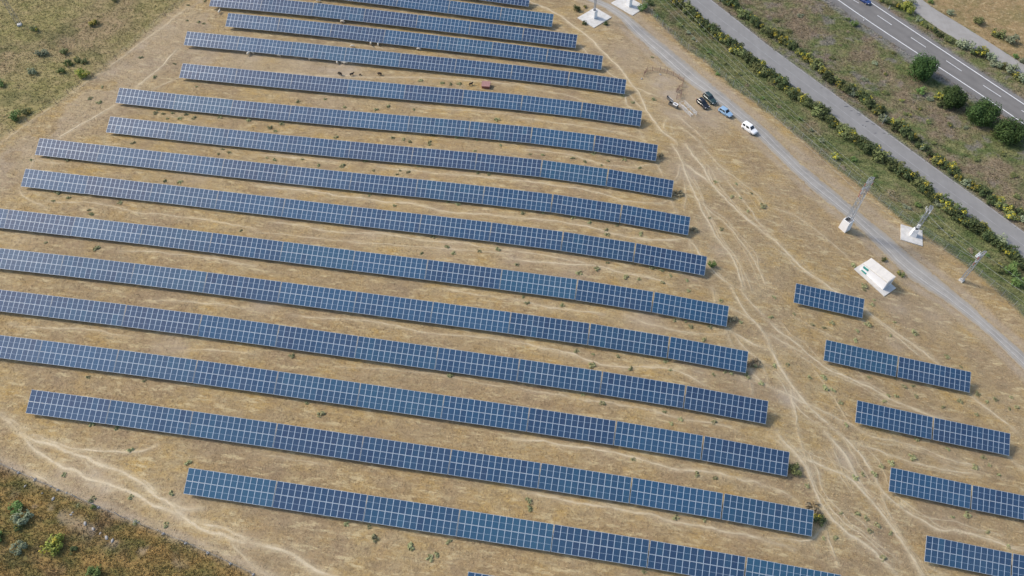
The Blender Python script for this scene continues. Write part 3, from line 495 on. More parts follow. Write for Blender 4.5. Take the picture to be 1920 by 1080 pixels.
# worn paths: slightly raised dust ribbons that fade into the grass at their edges
for hw, st, pl in trails:
    p = np.array(pl); L_ = np.hypot(*np.diff(p, axis=0).T).sum(); n = max(4, int(L_/.45)); d = np.r_[0, np.cumsum(np.hypot(*np.diff(p, axis=0).T))]
    t = np.linspace(0, d[-1], n); c = np.stack([np.interp(t, d, p[:, 0]), np.interp(t, d, p[:, 1])], -1)
    for _ in range(14): c[1:-1] = (c[:-2]+2*c[1:-1]+c[2:])/4
    c = c+np.stack([(fbm(c[:, 0], c[:, 1], 3.1, 81)-.5)*.9, (fbm(c[:, 0], c[:, 1], 3.1, 87)-.5)*.9], -1)
    dd = np.gradient(c, axis=0); dd /= np.hypot(*dd.T)[:, None]; nn = np.stack([-dd[:, 1], dd[:, 0]], -1)
    prof = np.array([-1, -.62, -.3, 0, .3, .62, 1.]); val = np.array([0, .35, .9, 1, .9, .35, 0])
    wv = hw*1.0*(.75+.6*vnoise(c[:, 0], c[:, 1], 2., 91)); off = prof[None, :, None]*wv[:, None, None]*nn[:, None, :]
    P = c[:, None, :]+off; X, Y = P[..., 0].ravel(), P[..., 1].ravel(); endf = np.clip(np.minimum(np.arange(n), n-1-np.arange(n))/5., 0, 1)
    tv = (val[None, :]*st*(.72+.6*vnoise(c[:, 0], c[:, 1], 1.6, 93))[:, None]*endf[:, None]).ravel()
    zz = bil(z, X, Y)+.035-np.tile(np.abs(prof)**4*.045, n)
    id_ = np.arange(n*7).reshape(n, 7); Fq = np.stack([id_[:-1, 1:], id_[:-1, :-1], id_[1:, :-1], id_[1:, 1:]], -1).reshape(-1, 4)[:, ::-1]
    me = np_mesh('path', np.stack([X, Y, zz], -1), Fq, [M['ground']], smooth=True); paint_masks(me, X, Y, 1, np.clip(tv, 0, 1)); tag(link('path', me), kind='structure')
# sampling of the built ground (for things that stand on it)
def gz_fine(x, y):
    i = min(max(int(np.searchsorted(gx, x))-1, 0), nxg-2); j = min(max(int(np.searchsorted(gy, y))-1, 0), nyg-2)
    u = (x-gx[i])/(gx[i+1]-gx[i]); v = (y-gy[j])/(gy[j+1]-gy[j])
    return float(z[i, j]*(1-u)*(1-v)+z[i+1, j]*u*(1-v)+z[i, j+1]*(1-u)*v+z[i+1, j+1]*u*v)

# ------------------------------------------------------------------ roads
def resample(p, n):
    p = np.array(p); d = np.r_[0, np.cumsum(np.hypot(*np.diff(p, axis=0).T))]; t = np.linspace(0, d[-1], n)
    k = np.array([1, 4, 6, 4, 1])/16.; o = []
    for c in range(2):
        v = np.interp(t, d, p[:, c]); vp = np.r_[2*v[0]-v[2:0:-1], v, 2*v[-1]-v[-2:-4:-1]]; o.append(np.convolve(vp, k, 'valid'))
    return np.stack(o, -1)
def strip(name, l, r, lift, mat, na, parent=None, step=1.0, ext=60, pad=0., ragged=0., skirt=True):
    l = extend(l, ext) if ext else np.array(l); r = extend(r, ext) if ext else np.array(r)
    n = int(np.hypot(*(l[-1]-l[0]))/step)+2; Lp = resample(l, n); Rp = resample(r, n)
    for _ in range(8):
        for A in (Lp, Rp): A[1:-1] = (A[:-2]+2*A[1:-1]+A[2:])/4
    t = np.linspace(0, 1, na); wd = np.hypot(*(Rp-Lp).T).mean(); t2 = t*(1+2*pad/wd)-pad/wd
    X = Lp[:, None, 0]*(1-t2)+Rp[:, None, 0]*t2; Y = Lp[:, None, 1]*(1-t2)+Rp[:, None, 1]*t2
    Z = gz_np(X, Y)+lift
    if ragged: Z = Z-.10*np.clip((np.abs(t2-.5)-.42)/.12, 0, 1)[None, :]
    id_ = np.arange(n*na).reshape(n, na)
    Fq = np.stack([id_[:-1, :-1], id_[1:, :-1], id_[1:, 1:], id_[:-1, 1:]], -1)
    if ragged:
        xm = (X[:-1, :-1]+X[1:, 1:])/2; ym = (Y[:-1, :-1]+Y[1:, 1:])/2; u = ((t2[:-1]+t2[1:])/2)[None, :]
        e = np.minimum(u, 1-u)*wd; keep = e > (fbm(xm, ym, 2.6, 51)-.55)*ragged*2.2+(vnoise(xm, ym, .5, 53)-.5)*ragged*.8
        Fq = Fq[keep]
    Fq = Fq.reshape(-1, 4)[:, ::-1]
    Vq = np.stack([X, Y, Z], -1).reshape(-1, 3)
    me = np_mesh(name, Vq, Fq, [mat], smooth=True)
    at = me.attributes.new('across', 'FLOAT', 'POINT'); at.data.foreach_set('value', np.broadcast_to(t2, (n, na)).astype(np.float32).ravel())
    return link(name, me, parent)
def asphalt(name, c, c2, lane=.0, seams=()):
    m = NT(name); a = m.attr('across').outputs['Fac']
    n1 = m.noise(.35, 5, .6); n2 = m.noise(14, 3, .7); n3 = m.noise(.5, 4, .6, stretch=(1, .08, 1, R(40)))
    x = m.mix(m.ramp(n1, .35, .7), c, c2); x = m.mix(m.math('MULTIPLY', m.ramp(n3, .45, .75), .4), x, tuple(v*1.18 for v in c))
    x = m.mix(m.math('MULTIPLY', m.ramp(n2, .5, .8), .3), x, tuple(v*.6 for v in c))
    for u, wd, cc, k in seams:
        band = m.math('LESS_THAN', m.math('ABSOLUTE', m.math('SUBTRACT', a, u)), wd)
        x = m.mix(m.math('MULTIPLY', band, m.math('MULTIPLY', m.ramp(m.noise(.8, 4, .7), .3, .6), k)), x, cc)
    if lane:
        wv = m.math('SINE', m.math('MULTIPLY', a, lane)); x = m.mix(m.math('MULTIPLY', m.ramp(wv, -.2, 1), .22), x, tuple(v*.72 for v in c))
    m.bump(n2, .2, .02)
    return m.done(x, .88, spec=.25)
M['road_a'] = asphalt('old_grey_asphalt', (.245, .238, .225), (.21, .203, .192), 0, ((.5, .012, (.36, .36, .35), .6), (.965, .02, (.36, .35, .34), .7), (.03, .025, (.36, .35, .33), .7), (.27, .01, (.30, .30, .30), .4)))
M['road_b'] = asphalt('highway_asphalt', (.155, .147, .138), (.19, .18, .168), 25)
M['road_c'] = asphalt('dusty_concrete_lane', (.31, .295, .272), (.26, .242, .22), 0, ((.0, .04, (.25, .2, .16), .7),))
M['line_paint'] = worn('white_line_paint', (.74, .74, .72), (.52, .51, .50), 1.2, .6, obj=False)
M['tar'] = worn('tar_patch', (.075, .075, .08), (.06, .06, .062), 2, .7)
side_road = tag(strip('side_road', road_a_l, road_a_r, .05, M['road_a'], 15), kind='structure')
highway = tag(strip('highway', road_b_l, road_b_r, .05, M['road_b'], 21), kind='structure')
lane = tag(strip('dirt_lane', road_c_l, road_c_r, .05, M['road_c'], 12, pad=.4, ragged=.5), kind='structure')
def ribbon(name, pts, wdt, lift, mat, parent, ext=0):
    p = extend(pts, ext) if ext else np.array(pts, float)
    n = max(2, int(np.hypot(*np.diff(p, axis=0).T).sum()/1.)+1)
    c = resample(p, n) if n > 5 else np.array([p[0]*(1-t)+p[-1]*t for t in np.linspace(0, 1, n)])
    d = np.gradient(c, axis=0); d /= np.hypot(*d.T)[:, None]; nn = np.stack([-d[:, 1], d[:, 0]], -1)*wdt/2
    A = c+nn; B = c-nn; P = np.stack([A, B], 1); X, Y = P[..., 0], P[..., 1]
    Vq = np.stack([X, Y, gz_np(X, Y)+lift], -1).reshape(-1, 3); k = np.arange(n-1)
    return link(name, np_mesh(name, Vq, np.stack([2*k+1, 2*k+3, 2*k+2, 2*k], -1), [mat]), parent)
def smooth_line(p):
    q = np.array(p, float); f = np.polyfit(q[:, 0], q[:, 1], 3); x = np.linspace(q[0, 0], q[-1, 0], 60); return np.stack([x, np.polyval(f, x)], -1)
ribbon('edge_line', smooth_line(edge_b_l), .28, .056, M['line_paint'], highway, 50)
ribbon('edge_line', smooth_line(edge_b_r), .28, .056, M['line_paint'], highway, 50)
for a, b in (((72.65,215.36),(74.94,213.08)),((79.75,207.54),(83.34,203.31)),((88.01,197.96),(91.52,193.85)),((96.15,188.45),(99.57,184.34)),((104.15,178.93),(107.95,174.60)),((112.05,169.79),(115.54,165.90))):
    ribbon('lane_dash', (a, b), .2, .056, M['line_paint'], highway)
for (x, y), l_, w_, a_ in (((65.01,162.97),1.8,.5,.2),((66.09,161.47),1.1,.3,.5),((68.17,160.21),1.0,.35,.4),((67.97,160.80),1.4,.35,-.1),((69.82,158.03),1.3,.4,.3),((71.25,157.28),1.2,.35,-.2),
                           ((68.47,156.29),.8,.3,.5),((71.04,159.74),1.1,.3,.6),((71.29,153.81),.9,.3,.2),((69.13,156.02),.8,.25,.8),((73.56,154.27),1.0,.25,.1),((59.17,169.48),1.0,.3,.3)):
    n_ = 9; mb = MB(); pts = []
    for k in range(n_):
        t = 2*math.pi*k/n_; rr = rnd.uniform(.6, 1.15); px, py = rr*l_/2*math.cos(t), rr*w_/2*math.sin(t)
        X, Y = x+px*math.cos(a_)-py*math.sin(a_), y+px*math.sin(a_)+py*math.cos(a_); pts.append((X, Y, gz(X, Y)+.056))
    mb.quad(pts).obj('tar_patch', M['tar'], side_road)
# gravel track with two pale wheel lines
def gravel_mat():
    m = NT('grey_gravel'); a = m.attr('across').outputs['Fac']
    n1 = m.noise(.5, 5, .65); n2 = m.noise(7, 4, .75); n3 = m.noise(.09, 3, .5); n4 = m.noise(1.3, 4, .6, stretch=(1, 1, 1))
    x = m.mix(m.ramp(n1, .35, .68), (.325, .305, .272), (.25, .235, .212)); x = m.mix(m.math('MULTIPLY', m.ramp(n3, .46, .6), .5), x, (.36, .335, .295))
    x = m.mix(m.math('MULTIPLY', m.ramp(n2, .5, .8), .45), x, (.14, .135, .128))
    aw = m.math('ADD', a, m.math('MULTIPLY', m.math('SUBTRACT', m.noise(.16, 2, .5), .5), .16))
    for u, wd, k in ((.34, .05, .9), (.44, .02, .6), (.66, .04, .6), (.2, .03, .5)):
        b_ = m.math('SUBTRACT', 1.0, m.math('MINIMUM', m.math('DIVIDE', m.math('ABSOLUTE', m.math('SUBTRACT', aw, u)), wd), 1.0))
        x = m.mix(m.math('MULTIPLY', b_, m.math('MULTIPLY', m.ramp(n4, .2, .55), k)), x, (.48, .455, .41))
    ed = m.ramp(m.math('ABSOLUTE', m.math('SUBTRACT', a, .5)), .26, .56)
    x = m.mix(m.math('MINIMUM', m.math('MULTIPLY', ed, m.ramp(n4, .22, .55)), 1.), x, (.345, .272, .17))
    m.bump(n2, .4, .05); return m.done(x, .95, spec=.1)
M['gravel'] = gravel_mat()
tag(strip('gravel_track', grav_l, grav_r, .045, M['gravel'], 44, step=.22, ext=30, pad=.7, ragged=1.0), kind='structure')

# ------------------------------------------------------------------ solar tables
TILT = 0.43626; PITCHX = 15.0; PW, PH = 1.049, 2.035; COLP = 1.066; ROWP = 2.07
def module_mesh():
    mb = MB(); a, b = PW/2, PH/2; fr = .018; mg = .038; t = .038
    def ring(o, i, zz, m):
        (ox, oy), (ix, iy) = o, i
        for p in (((-ox, -oy), (ox, -oy), (ix, -iy), (-ix, -iy)), ((ox, -oy), (ox, oy), (ix, iy), (ix, -iy)), ((ox, oy), (-ox, oy), (-ix, iy), (ix, iy)), ((-ox, oy), (-ox, -oy), (-ix, -iy), (-ix, iy))):
            mb.quad([(x, y, zz) for x, y in p], m)
    ring((a, b), (a-fr, b-fr), .004, 0)
    ring((a-fr, b-fr), (a-mg, b-mg), 0, 1)
    g = .013
    mb.quad([(-a+mg, -g, 0), (a-mg, -g, 0), (a-mg, g, 0), (-a+mg, g, 0)], 1)
    mb.quad([(-a+mg, -b+mg, 0), (a-mg, -b+mg, 0), (a-mg, -g, 0), (-a+mg, -g, 0)], 2)
    mb.quad([(-a+mg, g, 0), (a-mg, g, 0), (a-mg, b-mg, 0), (-a+mg, b-mg, 0)], 2)
    c = ((-a, -b), (a, -b), (a, b), (-a, b))
    for (x0, y0), (x1, y1) in zip(c, c[1:]+c[:1]):
        mb.quad([(x0, y0, -t), (x1, y1, -t), (x1, y1, .004), (x0, y0, .004)], 0)
    mb.quad([(x, y, -t) for x, y in reversed(c)], 3)
    return mb.mesh('panel', [M['frame'], M['margin'], M['cells'], M['back']])
M['back'] = worn('grey_backsheet', (.45, .45, .45), (.38, .38, .38), 3, .7)
panel_me = module_mesh()
Ht = PANEL_H
purlin_me = MB().box((0, 0, 0), (14*COLP+.12, .06, .09)).mesh('purlin', M['steel'])
rafter_me = MB().box((0, 0, 0), (.07, 3.7, .11)).mesh('rafter', M['steel'])
post_me = MB().box((0, 0, -.25), (.11, .09, Ht+.2)).mesh('post', M['steel'])
brace_me = MB().tube((0, .05, -.45), (0, -1.15, -.50), .03, 5).mesh('brace', M['steel'])
rows = {'R1':(-60.326,33.078,-0.0018),'R0':(-12.428,23.953,0.0000),'R2':(-93.573,42.719,-0.0015),'R3':(-96.740,52.239,-0.0004),'R4':(-99.781,61.680,-0.0016),'R5':(-102.817,71.262,0.0017),'R6':(-121.079,81.395,0.0004),'R7':(-125.148,93.835,-0.0021),'R8':(-128.497,104.479,-0.0015),'R9':(-117.106,115.224,-0.0000),'R10':(-120.878,126.701,0.0024),'R11':(-109.933,139.339,0.0019),'R12':(-114.403,152.632,-0.0040),'R13':(-106.128,161.892,-0.0039),'R14':(-113.836,169.692,0.0022),'R15':(-61.409,178.247,0.0022),'R16':(-24.154,186.699,0.0000),'S1':(43.195,91.458,0.0010),'S2':(47.795,78.355,0.0019),'S3':(52.060,65.776,0.0023),'S4':(56.134,53.365,-0.0003),'S5':(60.051,42.178,0.0008)}
ORD = ['first', 'second', 'third', 'fourth', 'fifth', 'sixth', 'seventh', 'eighth', 'ninth', 'tenth', 'eleventh', 'twelfth', 'thirteenth', 'fourteenth', 'fifteenth', 'sixteenth']
span = {'R0': (0, 1), 'R1': (0, 7), 'R2': (0, 9), 'R3': (-1, 9), 'R4': (-1, 9), 'R5': (-1, 9), 'R6': (-1, 10), 'R7': (0, 10), 'R8': (0, 10), 'R9': (0, 9), 'R10': (0, 9),
        'R11': (0, 8), 'R12': (0, 8), 'R13': (0, 7), 'R14': (0, 7), 'R15': (-2, 3), 'R16': (-2, 0), 'S1': (0, 1), 'S2': (0, 2), 'S3': (0, 2), 'S4': (0, 2), 'S5': (0, 2)}
def table_label(rw, j, a, b):
    k = int(rw[1:])
    if rw == 'R0': return 'blue solar table whose corner just shows at the bottom edge of the photo'
    if rw[0] == 'S':
        if rw == 'S1': return 'single blue solar table standing alone near the white kiosk'
        return 'blue solar table, %s of two, %s row of the small right-hand block' % ('left' if j == 0 else 'right', ORD[k-1])
    if rw in ('R1', 'R16'):
        if rw == 'R16': return 'blue solar table, %s from the right end of the topmost row' % ORD[b-1-j]
        return 'blue solar table, %s from the left end of the lowest long row' % ORD[j]
    return 'blue solar table, %s from the right end of the %s long row from the bottom' % (ORD[b-1-j], ORD[k-1])
table_spots = []
for rw, (a, b) in span.items():
    x0, y0, s = rows[rw]
    def gap(j):
        x = x0+j*PITCHX; y = y0+s*j*PITCHX+2.05*math.cos(TILT); return Vector((x, y, gz(x, y)))
    rowtone = rnd.uniform(-.06, .06)
    for j in range(a, b):
        p, q = gap(j), gap(j+1); c = (p+q)/2; d = q-p
        yaw = math.atan2(d.y, d.x); slope = math.atan2(d.z, math.hypot(d.x, d.y))
        slope += R(rnd.gauss(0, .12))
        e = empty('solar_table', c, (0, -slope, yaw))
        tag(e, table_label(rw, j, a, b), 'solar table', 'solar tables set out in rows on the hillside')
        table_spots.append((c.x, c.y, yaw))
        ti = TILT+R(rnd.gauss(0, .5)); ct, st = math.cos(ti), math.sin(ti)
        tone = rnd.uniform(0, 1); teal = rnd.uniform(0, 1)
        for iy in (-.5, .5):
            rt = rnd.uniform(-.12, .12)
            for ix in range(14):
                v = iy*ROWP
                o = link('panel', panel_me, e, ((ix-6.5)*COLP, v*ct, Ht+v*st), (ti, 0, 0))
                k = tone*.95-.2+rt+rnd.gauss(0, .13)+(.28 if rnd.random() < .05 else 0)*rnd.choice((-1, 1)); k = min(max(k+rowtone+.25, 0), 1)
                A = (.011, .034, .080); B = (.014, .068, .132) if teal < .6 else (.017, .077, .132)
                o.color = tuple(A[i]*(1-k)+B[i]*k for i in range(3))+(1,)
        for v in (-1.55, -.5, .5, 1.55):
            link('purlin', purlin_me, e, (0, v*ct+.085*st, Ht+v*st-.085*ct), (ti, 0, 0))
        for x in (-5.8, -1.95, 1.95, 5.8):
            link('rafter', rafter_me, e, (x, .19*st, Ht-.19*ct), (ti, 0, 0))
            link('post', post_me, e, (x+.1, .25, Ht/2-.2), (0, 0, 0))

# ------------------------------------------------------------------ transformer kiosk
def lie(o, p, rz):
    gxx = (gz(p[0]+2, p[1])-gz(p[0]-2, p[1]))/4; gyy = (gz(p[0], p[1]+2)-gz(p[0], p[1]-2))/4; c_, s_ = math.cos(rz), math.sin(rz)
    o.rotation_euler = (math.atan(-gxx*s_+gyy*c_), -math.atan(gxx*c_+gyy*s_), o.rotation_euler[2])
def nth(n):
    one = ['', 'first', 'second', 'third', 'fourth', 'fifth', 'sixth', 'seventh', 'eighth', 'ninth', 'tenth', 'eleventh', 'twelfth', 'thirteenth', 'fourteenth', 'fifteenth', 'sixteenth', 'seventeenth', 'eighteenth', 'nineteenth']
    if n < 20: return one[n]
    t = {2: 'twent', 3: 'thirt', 4: 'fort', 5: 'fift'}[n//10]
    return t+'ieth' if n % 10 == 0 else t+'y-'+one[n % 10]
def place(name, p, rz=0, label=None, cat=None, group=None, dz=0.):
    return tag(empty(name, (p[0], p[1], gz(*p)+dz), (0, 0, rz)), label, cat, group)
kc = np.mean([(60.11,105.92), (64.54,101.22), (66.65,103.11), (62.45,107.98)], axis=0)
k = place('transformer_kiosk', (float(kc[0]), float(kc[1])), R(-46.8), 'white prefabricated kiosk with two teal louvres on a pale concrete apron beside gravel track', 'kiosk')
KL, KW, KH = 6.35, 2.75, 2.45
mb = MB()
hx, hy = KL/2, KW/2
mb.box((0, 0, KH/2-.3), (KL, KW, KH+.6)).obj('wall', worn('fresh_white_render', (.86, .86, .86), (.78, .78, .77), 1.2, .7, amt=.5), k)
mb = MB(); mb.box((0, 0, KH+.07), (KL+.06, KW+.06, .14)); mb.box((0, 0, KH+.17), (KL-.1, KW-.1, .06), top=.985)
rf = mb.obj('roof', M['roof_cream'], k)
for i in range(3): MB().box((-hx+1.6+i*1.6, 0, KH+.215), (.03, KW-.1, .02)).obj('roof_joint', M['concrete'], rf)
for z_ in (.42, 1.66):
    mb = MB(); cx = -hx+1.05
    mb.box((cx, -hy-.03, z_+.24), (1.3, .06, .56)); lv = mb.obj('louvre', M['teal'], k)
    for i in range(5): MB().box((cx, -hy-.075, z_+.04+i*.1), (1.2, .05, .045), mat=Matrix.Rotation(.5, 3, 'X')).obj('slat', M['teal'], lv)
mb = MB(); mb.box((hx+.02, .1, 1.05), (.05, 1.2, 2.1)); dr = mb.obj('door', worn('pale_grey_door', (.55, .57, .60), None, 3, .5), k)
MB().box((hx+.06, -.35, 1.05), (.05, .04, .16)).obj('handle', M['dark_steel'], dr)
ap = MB().box((.25, -.35, -.04), (KL+2.1, KW+1.7, .44)).obj('apron', M['concrete'], k); lie(ap, (k.location.x, k.location.y), R(-46.8))

# ------------------------------------------------------------------ lattice pylons
def lattice(mb, h0, h1, w0, w1, n, r=.062, rb=.036):
    def wd(z_): return w0+(w1-w0)*(z_-h0)/(h1-h0)
    cs = ((-1, -1), (1, -1), (1, 1), (-1, 1))
    for a, b in cs: mb.tube((a*w0/2, b*w0/2, h0), (a*w1/2, b*w1/2, h1), r, 4)
    zs = np.linspace(h0, h1, n+1)
    for i in range(n):
        za, zb = zs[i], zs[i+1]; wa, wb_ = wd(za)/2, wd(zb)/2
        for s_ in range(4):
            a, b = cs[s_], cs[(s_+1) % 4]
            if i % 2: a, b = b, a
            mb.tube((a[0]*wa, a[1]*wa, za), (b[0]*wb_, b[1]*wb_, zb), rb, 4)
            mb.tube((a[0]*wb_, a[1]*wb_, zb), (b[0]*wb_, b[1]*wb_, zb), rb*.8, 4)
def arm(mb, z_, ln, w_, sgn, r=.05):
    tip = (0, sgn*ln, z_+.05)
    for s_ in (-1, 1):
        mb.tube((s_*w_/2, sgn*w_/2, z_), tip, r, 4); mb.tube((s_*w_/2, sgn*w_/2, z_+.55), tip, r, 4)
        for t in (.33, .66):
            x = s_*w_/2*(1-t); y = sgn*(w_/2+(ln-w_/2)*t); mb.tube((x, y, z_+.05*t), (x*.98, y-sgn*.2, z_+.55*(1-t)+.05), r*.6, 4)
    for t in (.25, .5, .75):
        x = w_/2*(1-t); y = sgn*(w_/2+(ln-w_/2)*t); mb.tube((-x, y, z_+.02), (x, y, z_+.02), r*.6, 4)
def insulator_mesh(mat, ln=1.0):
    mb = MB(); n = 7
    mb.tube((0, 0, 0), (0, 0, -ln), .025, 5)
    for i in range(n): mb.tube((0, 0, -.12-i*(ln-.2)/n), (0, 0, -.17-i*(ln-.2)/n), .11, 7, .06)
    return mb.mesh('insulator', mat)
ins_red = insulator_mesh(M['red_ins']); ins_white = insulator_mesh(M['white_ins'], .8)
def pedestal(parent, w0, w1, h, t=.18, hollow=.9):
    mb = MB(); o0, o1 = w0/2, w1/2; i1 = o1-t
    c = ((-1, -1), (1, -1), (1, 1), (-1, 1))
    for s_ in range(4):
        a, b = c[s_], c[(s_+1) % 4]
        mb.quad([(a[0]*o0, a[1]*o0, -.5), (b[0]*o0, b[1]*o0, -.5), (b[0]*o1, b[1]*o1, h), (a[0]*o1, a[1]*o1, h)], 0)
        mb.quad([(a[0]*o1, a[1]*o1, h), (b[0]*o1, b[1]*o1, h), (b[0]*i1, b[1]*i1, h), (a[0]*i1, a[1]*i1, h)], 0)
        mb.quad([(a[0]*i1, a[1]*i1, h), (b[0]*i1, b[1]*i1, h), (b[0]*i1, b[1]*i1, h-hollow), (a[0]*i1, a[1]*i1, h-hollow)], 1)
    mb.quad([(a*i1, b*i1, h-hollow) for a, b in c], 1)
    return mb.obj('pedestal', [M['white_paint'], M['brown_dark']], parent)
wires = []      # attachment points by pylon
def pylon(p, rz, h, w0, w1, label, mast=None, ped=None, slab=None, arms=(), foot=None, ins='red', extra=None, slab_rz=None, off=(0, 0)):
    e = place('pylon', p, rz, label, 'pylon', 'steel lattice pylons of the power line')
    mb = MB(); base = (ped[2]-ped[3]) if ped else 0
    lattice(mb, base, h, w0, w1, int((h-base)/1.05), *((.04, .02) if mast else ())); mb.obj('mast', M[mast or 'steel'], e)
    if ped: pedestal(e, *ped[:3], hollow=ped[3])
    if slab:
        mb = MB(); mb.box((off[0], off[1], -.06), (slab[0], slab[1], .50)); s_ = mb.obj('slab', M['concrete'], e); s_.rotation_euler = (0, 0, slab_rz or 0); lie(s_, p, rz+(slab_rz or 0))
    if foot: MB().box((0, 0, 0), (foot, foot, .7), top=.8).obj('footing', M['concrete'], e)
    att = []
    for z_, ln, sides in arms:
        for s_ in sides:
            mb = MB(); arm(mb, z_, ln, w1*1.05, s_); mb.obj('crossarm', M['steel'], e)
            link('insulator', ins_red if ins == 'red' else ins_white, e, (0, s_*ln, z_+.04))
            att.append(Matrix.Rotation(rz, 3, 'Z') @ Vector((0, s_*ln, z_-.95))+e.location)
    wires.append(att)
    return e
LN = -0.781
pA = pylon((58.44,117.79), R(-46), 16.1, 1.1, .7, 'tall lattice pylon rising from a white box pedestal at the edge of the gravel track',
           ped=(2.0, 1.72, 3.0, 1.0), arms=((15.4, 1.5, (1, -1)), (13.8, 2.0, (1, -1)), (12.2, 1.6, (1, -1))))
mb = MB()
for s_ in (-1, 1):
    for z_ in (11.3, 11.9): mb.tube((-.5, s_*1.1, z_), (.5, s_*1.3, z_-.35), .05, 5)
    mb.tube((0, s_*.35, 11.9), (0, s_*1.35, 11.75), .04, 5)
mb.obj('switch_gear', M['red_ins'], pA)
mb = MB()
for i in range(20): mb.box((.58, -.0, 3.2+i*.42), (.04, .34, .03))
mb.box((.56, -.2, 7.3), (.05, .05, 8.6)); mb.box((.56, .2, 7.3), (.05, .05, 8.6)); mb.obj('ladder', M['white_ins'], pA)
pB = pylon((74.89,119.89), R(-12), 9.6, .7, .6, 'short lattice pylon on a tapered white pedestal in the middle of a pale concrete slab',
           ped=(1.55, 1.0, 2.2, .6), slab=(5.0, 4.95), slab_rz=R(2), arms=((9.0, 1.0, (1, -1)), (7.6, 1.0, (1,))), ins='white', off=(-.3, -.2))
mb = MB(); mb.box((-.15, -.42, 3.6), (.55, .35, .75)); mb.obj('control_box', M['white_paint'], pB)
mb = MB()
for i in range(3): mb.tube((-.5-.1*i, .5*i-.5, 8.2), (-.5-.1*i, .5*i-.5, 8.9), .09, 7)
mb.obj('fuse_set', M['white_ins'], pB)
pC = pylon((83.70,108.60), R(-46), 9.9, .62, .5, 'narrow lattice pylon with red insulators on a small footing nearest the right edge',
           foot=1.15, arms=((9.3, 1.3, (1, -1)), (7.2, 1.1, (1, -1))))
mb = MB(); mb.box((-.55, 0, 8.35), (.5, 1.5, .22))
for y in (-.6, 0, .6): mb.tube((-.75, y, 8.4), (-.75, y, 9.0), .11, 7, .07)
mb.obj('transformer_set', M['white_ins'], pC)
pD = pylon((-4.94,187.03), R(-40), 15.5, .42, .36, 'slim pylon on a white box pedestal in a square concrete pad by the top edge',
           ped=(1.3, 1.25, 2.5, .8), slab=(6.4, 8.0), slab_rz=R(4), arms=((14.6, 1.5, (1, -1)),), off=(.1, .1))
pE = pylon((4.83,195.45), R(-40), 15.5, .6, .5, 'pylon pedestal on a pale pad right of the gravel track, cut by top edge',
           ped=(1.3, 1.25, 3.0, .8), slab=(8.2, 6.6), slab_rz=R(4), arms=((14.6, 1.5, (1, -1)), (13, 1.5, (1, -1))), off=(-.3, .2))
pF = pylon((-162.80,153.89), R(30), 15, 1.1, .6, 'grey lattice pylon on a small white footing in the olive grass, top left corner',
           mast='dull_steel', foot=1.3, arms=((13.6, 1.6, (1, -1)), (12, 2.0, (1, -1))))
def cable(a, b, label, group, sag=.9):
    a, b = Vector(a), Vector(b); n = 14; mb = MB(); pts = []
    for i in range(n+1):
        t = i/n; p = a.lerp(b, t); p.z -= sag*4*t*(1-t); pts.append(p)
    o0 = pts[0].copy()
    for p, q in zip(pts[:-1], pts[1:]): mb.tube(p-o0, q-o0, .016, 4, cap=False)
    tag(mb.obj('power_cable', M['wire'], None, o0), label, 'cable', group)
WA, WB, WC, WD, WE, WF = wires
def spans(A, B, label, group, n=3, sag=.9):
    for i in range(n): cable(A[i % len(A)], B[i % len(B)], '%s of the %s' % (('topmost far', 'topmost near', 'lower far', 'lower near')[i] if n == 4 else ('far', 'near', 'lowest')[i], label), group, sag)
spans(WE, WA, 'thin cables strung along the verge to the tall pylon', 'cables of the long upper span', 4, 1.6)
spans(WA, WC, 'thin cables from the tall pylon to the rightmost pylon', 'cables between the tall and the rightmost pylon', 4)
spans(WB, WC, 'thin cables between the slab pylon and the rightmost pylon', 'cables between slab pylon and rightmost pylon', 3, .4)
far = [p+Vector((62, -62, 0)) for p in WC]
spans(WC, far, 'thin cables leaving the rightmost pylon towards the right edge', 'cables leaving the frame at right', 4)

# ------------------------------------------------------------------ fences
post2 = MB().box((0, 0, .9), (.07, .07, 2.3)).mesh('post', M['steel']); post3 = MB().tube((0, 0, -.3), (0, 0, 1.7), .05, 5).mesh('post', M['rust_rail'])
def fence(line, step, name, label, pme, hts, r=.008, footing=0., mesh=False):
    p = resample(np.array(line), int(np.hypot(*np.diff(np.array(line), axis=0).T).sum()/step)+1)
    e = place(name, (float(p[0][0]), float(p[0][1])), 0, label, 'fence'); o = e.location
    P3 = [Vector((float(x), float(y), gz_fine(x, y)))-o for x, y in p]
    for i, q in enumerate(P3):
        link('post', pme, e, q, (rnd.gauss(0, .02), rnd.gauss(0, .02), rnd.random()))
        if footing and rnd.random() < footing: MB().box((0, 0, .05), (.42, .38, .35), top=.8).obj('footing', M['stone'], e, q, (0, 0, rnd.random()))
    mb = MB()
    for h in hts:
        for a, b in zip(P3[:-1], P3[1:]): mb.tube(a+Vector((0, 0, h)), b+Vector((0, 0, h)), r, 3, cap=False)
    if mesh:
        for a, b in zip(P3[:-1], P3[1:]):
            for t in np.linspace(0, 1, 13)[:-1]:
                q = a.lerp(b, t); mb.tube(q+Vector((0, 0, .1)), q+Vector((0, 0, 1.85)), r*.8, 3, cap=False)
    mb.obj('wire_mesh', M['steel'], e)
fence(fence_right, 3.0, 'mesh_fence', 'long wire mesh fence on steel posts between dry field and green verge', post2, (.1, .4, .7, 1., 1.3, 1.6, 1.9), .007, mesh=True)
fence(fence_left, 4.0, 'wire_fence', 'low wire fence between the field and the olive grass at upper left', post3, (.4, .8, 1.2), .008)
fence(fence_bottom, 4.0, 'wire_fence', 'wire fence on pale stone footings above the brown scrub at lower left', post2, (.4, .9, 1.4, 1.8), .008, footing=.75)

